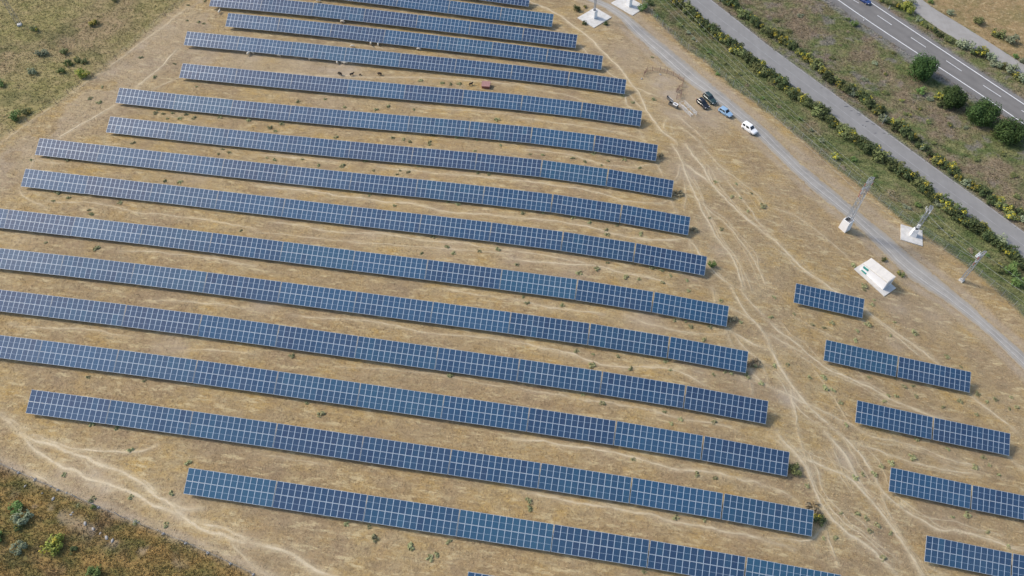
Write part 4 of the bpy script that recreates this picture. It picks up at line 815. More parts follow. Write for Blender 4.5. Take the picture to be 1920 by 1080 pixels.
# ------------------------------------------------------------------ sheep pen, troughs, race
ring = [(10.42,162.52),(10.81,164.10),(11.22,164.95),(12.66,165.56),(14.70,165.60),(16.60,165.35),(18.35,164.83),(19.80,163.76),(21.10,162.65),(20.81,160.66),(19.81,158.72),(19.24,157.62),(20.51,157.26),(20.37,155.57),(19.24,154.56)]
e = place('sheep_pen', ring[4], 0, 'open ring of rusty brown hurdles round bare trodden earth beside the track', 'pen'); o0 = e.location
RP = [Vector((x, y, gz_fine(x, y)))-o0 for x, y in ring]
for i, (a, b) in enumerate(zip(RP[:-1], RP[1:])):
    mb = MB(); d = b-a
    for h in (.25, .55, .85, 1.1): mb.tube(a+Vector((0, 0, h)), b+Vector((0, 0, h)), .028, 4)
    for t in (.33, .66): q = a.lerp(b, t); mb.tube(q+Vector((0, 0, .2)), q+Vector((0, 0, 1.12)), .022, 4)
    mb.obj('hurdle', M['rust_rail'], e)
for a in RP: MB().tube((0, 0, -.3), (0, 0, 1.6), .055, 5).obj('post', M['rust_rail'], e, a)
M['trough'] = worn('weathered_grey_metal', (.17, .165, .15), (.11, .10, .09), 3, .7, .2)
def trough(p, rz, ln, wd, ht, label, lid=False):
    e = place('feed_trough', p, rz, label, 'trough', 'troughs beside the sheep pen'); mb = MB(); t = .06
    mb.box((0, wd/2, ht*.6), (ln, t, ht*.8)); mb.box((0, -wd/2, ht*.6), (ln, t, ht*.8)); mb.box((ln/2, 0, ht*.6), (t, wd, ht*.8)); mb.box((-ln/2, 0, ht*.6), (t, wd, ht*.8))
    mb.box((0, 0, ht*.25), (ln-.05, wd-.05, .05)); mb.obj('basin', M['trough'], e)
    for x in (-ln*.4, ln*.4): MB().box((x, 0, .05), (.1, wd, .5)).obj('leg', M['dark_steel'], e)
    MB().box((0, wd/2, ht*1.02), (ln, .09, .05)).obj('rim_rail', M['white_ins'], e)
    return e
t1 = trough((17.49,153.38), -0.884, 2.0, .42, .7, 'long narrow dark trough pointing at the sheep pen, behind the white-rimmed one')
MB().tube((-1.05, 0, .1), (-1.05, 0, .95), .18, 8).obj('feed_bin', M['plastic'], t1)
t2 = trough((18.40,151.32), -0.582, 2.5, .85, .8, 'grey metal trough carrying a white rectangular water basin')
mb = MB()
for y in (-.36, .36): mb.box((.62, y, .92), (1.15, .16, .22))
for x in (.08, 1.14): mb.box((x, 0, .92), (.16, .56, .22))
mb.obj('water_basin', M['white_paint'], t2); MB().tube((-1.25, .2, .1), (-1.25, .2, .9), .13, 7).obj('float_valve', M['plastic'], t2)
e = place('sheep_race', (22.15,150.42), -0.943, 'pale metal rail sheep race of two parallel hurdle lines beside the parked cars', 'race')
for y in (-.85, .85):
    for i in range(2):
        mb = MB(); x0, x1 = -2.6+i*2.65, -2.6+i*2.65+2.55
        for h in (.2, .5, .8, 1.1): mb.tube((x0, y, h), (x1, y, h), .03, 5)
        for t in (0, .5, 1): x = x0+(x1-x0)*t; mb.tube((x, y, -.2), (x, y, 1.15), .03, 5)
        mb.obj('hurdle', M['white_ins'], e)
for x in (-2.6, 0, 2.6):
    mb = MB(); mb.tube((x, -.85, 1.13), (x, .85, 1.13), .03, 5); mb.obj('cross_bar', M['white_ins'], e)
for x, ln in ((-1.9, .9), (-.8, 1.1), (1.4, 1.7)): MB().box((x, .1, .12), (ln, .13, .1)).obj('plank', M['white_ins'], e)
e = place('metal_shelter', (-30.30,148.98), R(2), 'low rust red metal box shelter in the aisle between two solar rows', 'shelter')
mb = MB(); mb.box((0, 0, .4), (2.0, 1.75, .9)); mb.obj('wall', M['rust'], e)
mb = MB(); mb.box((0, 0, .9), (2.25, 2.05, .07), mat=Matrix.Rotation(R(4), 3, 'X')); rf = mb.obj('roof', worn('faded_red_roof', (.34, .19, .17), (.26, .14, .125), 3, .8), e)
for i in range(6): MB().box((-1.0+i*.4, 0, .945), (.05, 2.0, .03), mat=Matrix.Rotation(R(4), 3, 'X')).obj('rib', M['rust'], rf)

# ------------------------------------------------------------------ road furniture
for p, lab in (((75.11,203.87),'white delineator post on the near shoulder of the highway'),((83.74,211.70),'white delineator post on the far shoulder of the highway')):
    e = place('delineator_post', p, R(40), lab, 'post', 'delineator posts along the highway')
    MB().box((0, 0, .45), (.16, .12, 1.3), top=.85).obj('shaft', M['white_paint'], e); MB().box((0, 0, .88), (.17, .13, .2)).obj('black_band', M['plastic'], e)
e = place('road_sign', (73.50,157.53), R(-40), 'grey road sign seen from behind on the far edge of the side road', 'sign')
MB().tube((0, 0, -.3), (0, 0, 3.2), .05, 6).obj('pole', M['steel'], e)
mb = MB(); mb.tube((.055, 0, 2.75), (.085, 0, 2.75), .45, 3).obj('plate', M['steel'], e)
e = place('marker_post', (25.10,196.65), R(-40), 'small dark blue marker post on the near edge of the side road', 'post')
MB().box((0, 0, .4), (.12, .12, 1.4)).obj('shaft', worn('blue_marker', (.05, .08, .2), None, 4, .5), e); MB().box((0, .04, 1.0), (.42, .05, .42)).obj('plate', worn('blue_plate', (.04, .07, .22), None, 4, .5), e)

# ------------------------------------------------------------------ cars
def car(p, rz, paint, label, L_, W_, H_, style, name='parked_car', group='cars parked by the gravel track'):
    """x forward. style: hood start, windscreen base/top, rear glass top/base as fractions of length"""
    e = place(name, p, rz, label, 'car', group, dz=.0); hl = L_/2; hw = W_/2
    belt = H_*.60; gc = .22; f = style
    hoodz = belt*f['hood']
    # lower body: rings along the length
    st = [(-hl, .55, .62, belt*.86), (-hl+.10, .42, .9, belt*.96), (-hl+.35, gc, .97, belt), (-hl*.4, gc, 1., belt), (hl*f['ws']-.1, gc, 1., belt), (hl*f['ws']+.12, gc, .995, belt*.985),
          (hl-.55, gc, .96, hoodz), (hl-.16, .30, .86, hoodz*.90), (hl, .42, .66, hoodz*.72)]
    rings = []
    for x, zb, ww, zt in st:
        w_ = hw*ww
        rings.append([(x, -w_*.86, zb), (x, w_*.86, zb), (x, w_*.97, zb+.10), (x, w_, zb+(zt-zb)*.5), (x, w_*.97, zt-.08), (x, w_*.86, zt), (x, -w_*.86, zt), (x, -w_*.97, zt-.08), (x, -w_, zb+(zt-zb)*.5), (x, -w_*.97, zb+.10)])
    mb = MB(); mb.loft(rings); body = mb.obj('body', paint, e, smooth=False)
    bv = body.modifiers.new('bevel', 'BEVEL'); bv.width = .05; bv.segments = 2; bv.limit_method = 'ANGLE'; bv.angle_limit = R(22)
    # cabin
    xs = [hl*f['ws'], hl*f['wt'], -hl*f['rt'], -hl*f['rb']]     # windscreen base, roof front, roof rear, rear base
    wb_, wt_ = hw*.90, hw*.74; rb = belt-.02
    lo = [(xs[0], rb), (xs[3], rb)]; hi = [(xs[1], H_), (xs[2], H_)]
    c0 = [(xs[0], -wb_*.92, rb), (xs[0], wb_*.92, rb), (xs[0]-.35, wb_, rb), (xs[3]+.2, wb_, rb), (xs[3], wb_*.9, rb), (xs[3], -wb_*.9, rb), (xs[3]+.2, -wb_, rb), (xs[0]-.35, -wb_, rb)]
    c1 = [(xs[1], -wt_*.88, H_-.05), (xs[1], wt_*.88, H_-.05), (xs[1]-.25, wt_, H_-.05), (xs[2]+.15, wt_, H_-.07), (xs[2], wt_*.86, H_-.08), (xs[2], -wt_*.86, H_-.08), (xs[2]+.15, -wt_, H_-.07), (xs[1]-.25, -wt_, H_-.05)]
    cm = ((xs[1]+xs[2])/2); c2 = [((x-cm)*.86+cm, y*.86, H_) for x, y, _ in c1]
    mb = MB(); mb.loft([c0, c1, c2]); mb.obj('cabin', paint, e)
    # panes lie just outside the cabin faces
    def pane(name_, a, b, c, d, out=.012, s0=.10, s1=.12):
        a, b, c, d = map(Vector, (a, b, c, d)); n_ = (b-a).cross(d-a).normalized()
        lp = lambda u, v: (a.lerp(b, u)).lerp(d.lerp(c, u), v)
        q = [lp(s0, s1), lp(1-s0, s1), lp(1-s0, 1-s1), lp(s0, 1-s1)]; m_ = MB(); m_.quad([p_+n_*out for p_ in q]); 
        for i in range(4): m_.quad([q[i], q[(i+1) % 4], q[(i+1) % 4]+n_*out, q[i]+n_*out])
        return m_.obj(name_, M['glass'], e)
    pane('windscreen', c0[0], c0[1], c1[1], c1[0], s0=.03, s1=.06); pane('rear_window', c0[4], c0[5], c1[5], c1[4], s0=.06, s1=.16)
    for a, b, c, d in ((c0[2], c0[3], c1[3], c1[2]), (c0[6], c0[7], c1[7], c1[6])):
        a, b, c, d = map(Vector, (a, b, c, d)); k0 = f.get('split', (.0, .48, .52, 1.)); 
        for u0, u1 in ((k0[0], k0[1]), (k0[2], k0[3])):
            pane('side_window', a.lerp(b, u0), a.lerp(b, u1), d.lerp(c, u1), d.lerp(c, u0), s0=.05, s1=.14)
    # wheels
    for sx in (hl*.62, -hl*.60):
        for sy in (-1, 1):
            w_ = MB(); w_.tube((0, -.105, 0), (0, .105, 0), .315, 16); wo_ = w_.obj('wheel', M['rubber'], e, (sx, sy*(hw-.07), .315))
            r_ = MB(); r_.tube((0, sy*.10, 0), (0, sy*.118, 0), .20, 10); r_.obj('rim', M['rim'], wo_)
    for sy in (-1, 1):
        MB().box((hl-.20, sy*hw*.62, hoodz*.80), (.26, hw*.42, .15), mat=Matrix.Rotation(sy*-.35, 3, 'Z')).obj('headlight', M['lamp'], e)
        MB().box((-hl+.07, sy*hw*.72, belt*.84), (.12, .20, .30)).obj('tail_light', M['tail'], e)
        MB().box((xs[0]-.30, sy*(hw+.06), belt+.03), (.14, .20, .13)).obj('mirror', paint, e)
    MB().box((hl-.02, 0, .42), (.06, .5, .11)).obj('number_plate', M['plate'], e); MB().box((-hl+.0, 0, .72), (.04, .5, .11)).obj('number_plate', M['plate'], e)
    MB().box((hl-.06, 0, hoodz*.66), (.10, hw*.9, .14)).obj('grille', M['plastic'], e)
    MB().box((hl-.08, 0, .33), (.16, hw*1.5, .14)).obj('bumper', M['plastic'], e)
    if f.get('rails'):
        for sy in (-1, 1): MB().box(((xs[1]+xs[2])/2, sy*wt_*.9, H_+.02), (abs(xs[1]-xs[2])*.85, .05, .05)).obj('roof_rail', M['rim'], e)
    return e
hatch = dict(hood=.88, ws=.38, wt=.08, rt=.80, rb=.95); suv = dict(hood=.92, ws=.30, wt=.06, rt=.84, rb=.95, rails=1); mpv = dict(hood=.90, ws=.46, wt=.16, rt=.90, rb=.965, split=(.02, .40, .50, .97))
car((37.90,146.63), -0.768, carpaint('white_car_paint', (.80, .80, .79)), 'white people carrier parked on the gravel track, last of the line of cars', 4.3, 1.78, 1.78, mpv)
car((32.01,151.84), -0.720, carpaint('light_blue_paint', (.24, .38, .53)), 'light blue hatchback parked between the dark cars and the white one', 4.05, 1.72, 1.46, hatch)
car((26.12,153.81), -0.913, carpaint('black_car_paint', (.006, .007, .011)), 'black hatchback parked beside the dark green car', 3.95, 1.72, 1.50, hatch)
car((28.01,156.40), -0.918, carpaint('dark_green_paint', (.018, .042, .040)), 'dark green estate with roof rails parked beside the black hatchback', 4.3, 1.80, 1.66, suv)
car((76.71,214.16), -0.869, carpaint('deep_blue_paint', (.012, .04, .16)), 'deep blue car driving on the highway at the top edge', 4.3, 1.76, 1.46, hatch, 'moving_car', None)

# ------------------------------------------------------------------ sheep
def sheep_mesh(name, mat, graze):
    ve = [(-.42, 0, .60, .20, .21), (-.15, 0, .60, .25, .26), (.18, 0, .61, .25, .26), (.40, 0, .66, .18, .19)]
    ve += ([(.54, 0, .52, .10, .11), (.66, 0, .30, .085, .09), (.74, 0, .16, .05, .06)] if graze else [(.54, 0, .84, .10, .11), (.66, 0, .95, .09, .09), (.82, 0, .88, .05, .055)])
    ed = [(i, i+1) for i in range(6)]
    for b_, x in ((0, -.40), (3, .32)):
        for s_ in (-1, 1):
            n_ = len(ve); ve += [(x, s_*.13, .36, .075, .075), (x+.03, s_*.13, .18, .04, .04), (x, s_*.13, .02, .04, .035)]; ed += [(b_, n_), (n_, n_+1), (n_+1, n_+2)]
    n_ = len(ve); ve += [(-.58, 0, .50, .05, .05)]; ed.append((0, n_))
    n_ = len(ve)
    hx_, hz_ = ve[5][0], ve[5][2]
    for s_ in (-1, 1): ve.append((hx_-.05, s_*.16, hz_+.05, .03, .025)); ed.append((5, len(ve)-1))
    me = bpy.data.meshes.new(name); me.from_pydata([v[:3] for v in ve], ed, []); o = bpy.data.objects.new(name, me); col.objects.link(o)
    sk = o.modifiers.new('skin', 'SKIN'); me.skin_vertices
    if not me.skin_vertices: 
        bpy.context.view_layer.objects.active = o
    for i, v in enumerate(ve):
        sv = me.skin_vertices[0].data[i]; sv.radius = (v[3], v[4]); sv.use_root = (i == 1)
    o.modifiers.new('sub', 'SUBSURF').levels = 1
    dg = bpy.context.evaluated_depsgraph_get(); out = bpy.data.meshes.new_from_object(o.evaluated_get(dg)); bpy.data.objects.remove(o)
    out.name = name; out.materials.clear(); out.materials.append(mat); out.polygons.foreach_set('use_smooth', [True]*len(out.polygons)); return out
sm = {(g_, k_): sheep_mesh('sheep', M['wool_black' if k_ else 'wool'], g_) for g_ in (0, 1) for k_ in (0, 1)}
flock = [((-96.02,152.36),0,0,1.2,'cream sheep at the lower edge of a panel row, left of its neighbour'),((-95.11,152.95),0,1,2.6,'cream sheep close beside another, under the row edge at left'),
 ((-110.57,168.51),0,0,1.5,'cream sheep standing alone left of the row ends at the top'),((-84.15,177.36),0,1,.2,'cream sheep grazing behind the second row from the top'),
 ((-85.98,162.56),0,0,2.9,'cream sheep by a panel edge, third row from the top'),((-84.67,162.53),0,1,.3,'cream sheep half under the panels, right of a standing one'),
 ((-64.49,161.69),0,0,-1.5,'whitest sheep standing in front of the panels with one smaller beside it'),((-62.52,161.91),0,1,-1.3,'smaller cream sheep right of the whitest sheep'),
 ((-69.21,159.72),0,1,.1,'cream sheep lying long just behind a panel row'),((-69.87,152.62),0,0,2.8,'cream sheep in the shade edge among three, in the middle'),
 ((-69.04,152.52),0,1,.3,'cream sheep in the shade edge, rightmost of three'),((-71.32,152.50),0,1,1.9,'greyish sheep in the shade edge, leftmost of three'),
 ((-78.81,152.81),0,1,.6,'greyish sheep in the shade edge further left of the group of three'),((-87.62,152.82),0,1,2.9,'greyish sheep under the edge right of the first pair'),
 ((-51.17,161.66),0,1,.1,'cream sheep lying by the panel edge to the right of the flock'),((-74.77,169.56),0,1,.1,'cream sheep behind a panel row near the top'),
 ((-69.24,147.95),1,1,2.8,'black sheep in the pale aisle, leftmost of the dark ones'),((-66.11,148.21),1,0,.4,'black sheep in the pale aisle, second of the dark ones'),
 ((-58.87,149.55),1,1,2.9,'black sheep in the pale aisle, third of the dark ones'),((-34.31,148.90),1,0,.5,'black sheep left of the rusty red shelter'),((-63.96,148.54),1,1,1.2,'small dark lamb between two black sheep in the pale aisle')]
for p, kd, gr_, az_, lab in flock:
    o = link('sheep', sm[(gr_, kd)], None, (p[0], p[1], gz_fine(*p)), (0, 0, az_)); sc_ = .6 if 'lamb' in lab else rnd.uniform(.95, 1.1); o.scale = (sc_,)*3
    tag(o, lab, 'sheep', 'sheep grazing between the solar rows')

# ------------------------------------------------------------------ vegetation
def leaf_cloud(n, rx, rz_, lumps, size, seed, flowers=0., flat=.9, base=.0):
    """quads spread through lumps inside a dome; returns V, F, material index"""
    g = np.random.default_rng(seed)
    a = g.uniform(0, 2*np.pi, lumps); u = g.uniform(0, 1, lumps)
    r = rx*.72*np.sqrt(g.uniform(0, 1, lumps)); hz = rz_*(.30+.62*u)*np.sqrt(np.clip(1-(r/rx)**2, .05, 1))
    C = np.stack([r*np.cos(a), r*np.sin(a), hz+base], -1); lr = g.uniform(.26, .46, lumps)*rx
    k = g.integers(0, lumps, n); d = g.normal(size=(n, 3)); d /= np.linalg.norm(d, axis=1)[:, None]
    rad = lr[k]*g.uniform(.45, 1.05, n)**.6
    P = C[k]+d*rad[:, None]*np.array([1, 1, .8*rz_/rx+.15]); P[:, 2] = np.maximum(P[:, 2], .03)
    nn = d+np.array([0, 0, flat])+g.normal(scale=.45, size=(n, 3)); nn /= np.linalg.norm(nn, axis=1)[:, None]
    t = np.cross(nn, g.normal(size=(n, 3))); t /= np.linalg.norm(t, axis=1)[:, None]; b = np.cross(nn, t)
    s = size*g.uniform(.6, 1.35, n)[:, None]
    V_ = np.stack([P-t*s*.5, P+b*s*.32+nn*s*.06, P+t*s*.62, P-b*s*.32+nn*s*.06], 1).reshape(-1, 3)
    F_ = np.arange(4*n).reshape(n, 4)
    fl = (g.uniform(0, 1, lumps) < flowers)[k] & (P[:, 2] > .42*rz_) & (g.uniform(0, 1, n) < .75)
    return V_, F_, fl.astype(int)
M['leaf_dark'] = leafmat('dark_broom_leaf', (.034, .050, .019), (.095, .118, .042))
M['leaf_mid'] = leafmat('olive_leaf', (.10, .12, .042), (.19, .205, .075))
M['leaf_pale'] = leafmat('silver_leaf', (.15, .18, .10), (.28, .305, .185))
M['leaf_pine'] = leafmat('pine_needles', (.022, .050, .013), (.075, .125, .032))
M['leaf_fresh'] = leafmat('fresh_leaf', (.07, .12, .03), (.16, .225, .065))
M['leaf_lime'] = leafmat('lime_leaf', (.13, .17, .03), (.31, .33, .065))
M['leaf_weed'] = leafmat('weed_leaf', (.215, .222, .10), (.32, .31, .16))
M['leaf_dry'] = leafmat('dry_brush', (.21, .175, .105), (.32, .26, .16))
M['flower'] = leafmat('yellow_broom_flower', (.30, .255, .03), (.46, .38, .05))
protos = {}
def bush_mesh(kind, seed, n=420, rx=1., rz_=1.1, lumps=11, size=.22, flowers=0., leaf='leaf_dark'):
    V_, F_, mi = leaf_cloud(n, rx, rz_, lumps, size, seed, flowers)
    st = MB(); g = random.Random(seed)
    for i in range(5):
        a = g.uniform(0, 6.28); rr = rx*g.uniform(.2, .5); st.tube((0, 0, -.15), (rr*math.cos(a), rr*math.sin(a), rz_*g.uniform(.4, .7)), .04, 4, .015, cap=False)
    Vs = np.array(st.v); Fs = np.array(st.f)+len(V_)
    return np_mesh(kind, np.vstack([V_, Vs]), np.vstack([F_, Fs]), [M[leaf], M['flower'], M['bark']], np.r_[mi, np.full(len(Fs), 2)])
for i in range(4):
    protos['dark', i] = bush_mesh('shrub', 100+i, 460, leaf='leaf_dark', flowers=.06)
    protos['yellow', i] = bush_mesh('shrub', 120+i, 460, leaf='leaf_dark' if i % 2 else 'leaf_mid', flowers=.42)
    protos['mid', i] = bush_mesh('shrub', 140+i, 460, leaf='leaf_mid', flowers=.08)
    protos['pale', i] = bush_mesh('shrub', 160+i, 460, leaf='leaf_pale')
    protos['fresh', i] = bush_mesh('shrub', 180+i, 420, leaf='leaf_fresh')
    protos['weed', i] = bush_mesh('weed', 200+i, 110, 1., .42, 7, .40, leaf='leaf_weed')
    protos['brush', i] = bush_mesh('weed', 220+i, 130, 1., .45, 7, .34, leaf='leaf_dry')
    protos['lime', i] = bush_mesh('shrub', 240+i, 560, 1., 1., 14, .2, .1, leaf='leaf_lime')
def bush(kind, p, r, label, cat='shrub', group=None, h=None, name=None):
    h = h or r*rnd.uniform(.85, 1.15); i = rnd.randrange(4); x, y = p
    o = link(name or ('weed' if cat == 'weed' else 'shrub'), protos[kind, i], None, (x, y, gz_fine(x, y)-.03), (0, 0, rnd.uniform(0, 6.28)))
    o.scale = (r*rnd.uniform(.9, 1.12), r*rnd.uniform(.9, 1.12), h); return tag(o, label, cat, group)
def along(line, step, jit):
    p = np.array(line); L_ = np.hypot(*np.diff(p, axis=0).T).sum(); q = resample(p, int(L_/step)+1); out = []
    for i, (x, y) in enumerate(q):
        a = q[min(i+1, len(q)-1)]-q[max(i-1, 0)]; a = a/np.hypot(*a); k_ = rnd.gauss(0, jit); m_ = rnd.uniform(-.3, .3)*step
        out.append((float(x-a[1]*k_+a[0]*m_), float(y+a[0]*k_+a[1]*m_)))
    return out
hedge1 = [(17.96,201.32),(23.27,194.84),(27.17,190.41),(30.96,185.55),(35.39,180.76),(39.67,175.60),(44.59,171.26),(49.52,165.26),(55.46,159.98),(60.80,153.78),(65.69,148.99),(68.04,146.35),(71.55,142.89),(75.63,139.46),(80.65,134.73),(83.75,130.82),(87.64,127.02),(91.59,123.50),(95.17,119.54),(99.60,114.32)]
hedge2 = [(32.70,205.43),(36.12,201.19),(39.92,196.88),(46.62,190.74),(49.50,187.79),(52.61,184.71),(58.13,179.29),(61.19,173.35),(67.83,168.38),(71.26,164.25),(75.31,158.51),(78.47,155.04),(83.07,148.06),(85.92,145.56),(89.10,141.71),(91.84,139.31),(95.53,135.72),(98.10,133.23),(102.64,128.95)]
KIND = {'dark': 'dark green shrub', 'yellow': 'yellow flowering broom', 'mid': 'olive green shrub', 'pale': 'pale silvery shrub', 'lime': 'lime green shrub'}
marks = [((21.09,186.29), 'near the top edge'), ((38.79,172.97), 'level with the parked cars'), ((54.93,157.48), 'above the white car'), ((65.78,144.67), 'level with the tall pylon'), ((80.68,131.41), 'level with the slab pylon'), ((93.00,118.99), 'near the right border')]
def hedge(pts, where, weights, lo, hi):
    pts = sorted(pts, key=lambda q: q[0]-q[1]); cnt = {}
    for p in pts:
        kd = rnd.choices(('dark', 'yellow', 'mid', 'pale'), weights)[0]
        mk = min(marks, key=lambda m_: abs((m_[0][0]-m_[0][1])-(p[0]-p[1])))[1]; cnt[kd, mk] = cnt.get((kd, mk), 0)+1
        bush(kd, p, rnd.uniform(lo, hi), '%s %s from the top, %s hedge, %s' % (nth(cnt[kd, mk]), KIND[kd], where, mk), 'shrub', '%s shrubs of the %s hedge' % (kd, where))
hedge(along(hedge1, 1.9, .35)+[(x+.75, y+.65) for x, y in along(hedge1, 1.9, .35)], 'near roadside', (.56, .2, .22, .02), 1.2, 2.05)
hedge(along(hedge2, 2.2, .5)+[(x+.8, y+.7) for x, y in along(hedge2, 2.6, .7)], 'far roadside', (.54, .2, .23, .03), 1.05, 2.0)
hw_cnt = {}
for p, r_, kd in (((82.07,215.39),1.2,'mid'),((84.00,214.33),1.3,'mid'),((86.53,213.11),1.2,'yellow'),((89.20,211.92),2.5,'lime'),((90.72,215.08),1.9,'pale'),((91.76,206.83),1.2,'pale'),((93.99,203.71),1.3,'mid'),((95.38,202.09),1.2,'dark'),((96.64,199.94),1.3,'dark'),((98.74,198.23),1.5,'mid'),
                  ((101.69,196.43),1.7,'pale'),((103.34,195.70),2.0,'pale'),((105.63,192.57),2.0,'dark'),((107.42,193.88),1.7,'yellow'),((108.70,191.11),1.7,'pale'),((109.72,188.58),1.6,'pale'),((111.60,187.93),1.4,'mid'),((113.38,186.30),2.0,'pale'),((114.52,183.41),1.7,'mid'),((115.76,182.68),1.8,'pale'),((92.64,204.81),1,'mid')):
    hw_cnt[kd] = hw_cnt.get(kd, 0)+1
    bush(kd, p, r_, '%s %s from the top between the highway and the dirt lane' % (nth(hw_cnt[kd]), KIND[kd]), 'shrub', '%s shrubs beside the highway' % kd)
for p, r_, kd, lab in (((102.14,212.41),1.3,'pale','pale round shrub on the golden field edge beside the dirt lane'),((97.34,217.83),1.2,'fresh','green shrub at the top end of the dirt lane'),((109.55,209.02),1.8,'mid','broad faint shrub out in the golden field'),
   ((113.88,203.29),1.9,'mid','olive shrub left of the largest shrub in the golden field'),((116.72,200.10),2.2,'pale','largest silvery shrub in the golden field'),((116.35,193.40),1.1,'fresh','green shrub on the golden field edge near the right border'),((117.89,191.43),1.2,'pale','silvery shrub touching the right border by the dirt lane'),
   ((71.75,201.04),1.4,'fresh','bright green bush on the near shoulder of the highway'),((70.46,203.21),.9,'fresh','small green bush left of the bright one on the highway shoulder'),((86.08,172.71),1.5,'fresh','round dark green bush below the uppermost pine'),((90.49,171.26),1.4,'yellow','yellow broom in front of the second pine'),
   ((91.07,167.67),1.6,'dark','dark bush at the foot of the second pine'),((87.99,169.96),1.1,'pale','pale small shrub left of the yellow broom by the pines'),
   ((-86.95,27.44),1.25,'fresh','green bush above the silvery one at lower left'),((-84.71,26.01),1.5,'pale','large silvery bush with a few yellow flowers at lower left'),((-84.76,24.47),.8,'yellow','small yellow flowered tuft below the silvery bush'),
   ((-77.56,22.71),1.75,'lime','lime yellow round bush standing out in the lower left scrub'),((-82.89,21.57),1.15,'pale','small silvery bush left of the lime yellow one'),((-86.98,22.67),1.2,'fresh','green bush cut by the left border in the scrub'),
   ((-69.06,19.55),1.3,'fresh','green bush cut by the bottom border in the scrub'),((-74.32,29.22),.6,'fresh','small green bush on the wire fence line at lower left'),((-74.22,22.43),.7,'dark','small dark bush right of the lime yellow one'),((-82.03,33.62),.5,'weed','pale weed tuft above the fence at lower left'),
   ((-149.98,142.88),1.6,'pale','pale topped round bush in the olive grass at upper left'),((-143.17,158.25),1.5,'yellow','yellowish bush highest in the olive grass at upper left'),((-148.03,134.91),1.3,'pale','silvery bush below the pale topped one'),((-135.04,136.49),1.8,'lime','yellow green bush nearest the fence in the olive grass'),
   ((-139.74,142.17),1.2,'mid','olive bush above the yellow green one'),((-141.06,140.23),1.2,'fresh','green bush left of the olive one in the olive grass'),((-137.51,141.91),1.0,'mid','low olive bush right in the cluster of the olive grass'),((-144.72,144.74),1.2,'mid','low bush above the cluster in the olive grass'),((-140.99,136.91),1.2,'fresh','lower green bush of the cluster in the olive grass'),
   ((-152.78,128.70),1.4,'fresh','green bush cut by the left border in the olive grass'),((-141.27,117.15),1.7,'fresh','green bush by the fence near the left border'),((-140.41,119.52),1.3,'mid','olive bush right of the fence side green bush'),((-142.68,169.37),1.1,'mid','olive bush at the top border in the olive grass'),((-157.55,152.54),1.2,'mid','green tuft beside the upper left pylon'),
   ((-10.28,189.42),1.25,'dark','dark round bush left of the square concrete pad'),((-7.95,191.64),.7,'dark','small dark bush above the square concrete pad'),((-7.55,183.30),.8,'dark','dark bush at the lower left edge of the concrete pad'),((-1.29,184.54),.9,'dark','dark bush at the lower right edge of the concrete pad'),
   ((9.00,194.66),1.7,'fresh','large dark green bush at the corner of the cut pad'),((10.96,197.92),1.2,'dark','dark bush right of the cut pad'),((59.64,142.05),1.5,'yellow','yellow bush standing alone in the near verge'),((66.51,110.32),.7,'dark','dark tuft behind the kiosk'),((69.67,106.97),.9,'mid','olive tuft right of the kiosk'),
   ((58.97,106.73),.8,'weed','weed at the left end of the kiosk apron'),((60.50,101.24),.8,'weed','weed below the kiosk apron'),((95.47,113.30),2.0,'fresh','large bright green bush near the right border behind the fence'),((96.29,110.47),1.8,'fresh','bright green bush nearest the right border'),((92.93,113.59),1.4,'mid','olive bush left of the bright green ones'),
   ((42.36,47.70),1.4,'brush','dry grey brush at the right end of the second lowest row'),((43.15,45.85),1.2,'dark','dark brush pile at the end of the second lowest row'),((39.85,53.95),1.3,'mid','olive brush at the right end of the third row'),((34.03,74.72),1.5,'brush','dry brush at the right end of the fifth row'),((30.31,83.96),1.2,'brush','dry brush at the right end of the sixth row'),
   ((26.51,97.39),1.0,'fresh','green clump at the right end of the seventh row'),((22.90,106.78),1.0,'brush','dry brush at the right end of the eighth row'),((19.38,117.56),1.2,'brush','dry brush at the right end of the ninth row'),((15.17,130.21),1.0,'brush','dry brush at the right end of the tenth row'),((10.83,143.10),.8,'brush','dry brush at the right end of the eleventh row')):
    bush(kd, p, r_, lab, 'shrub' if kd != 'weed' else 'weed')
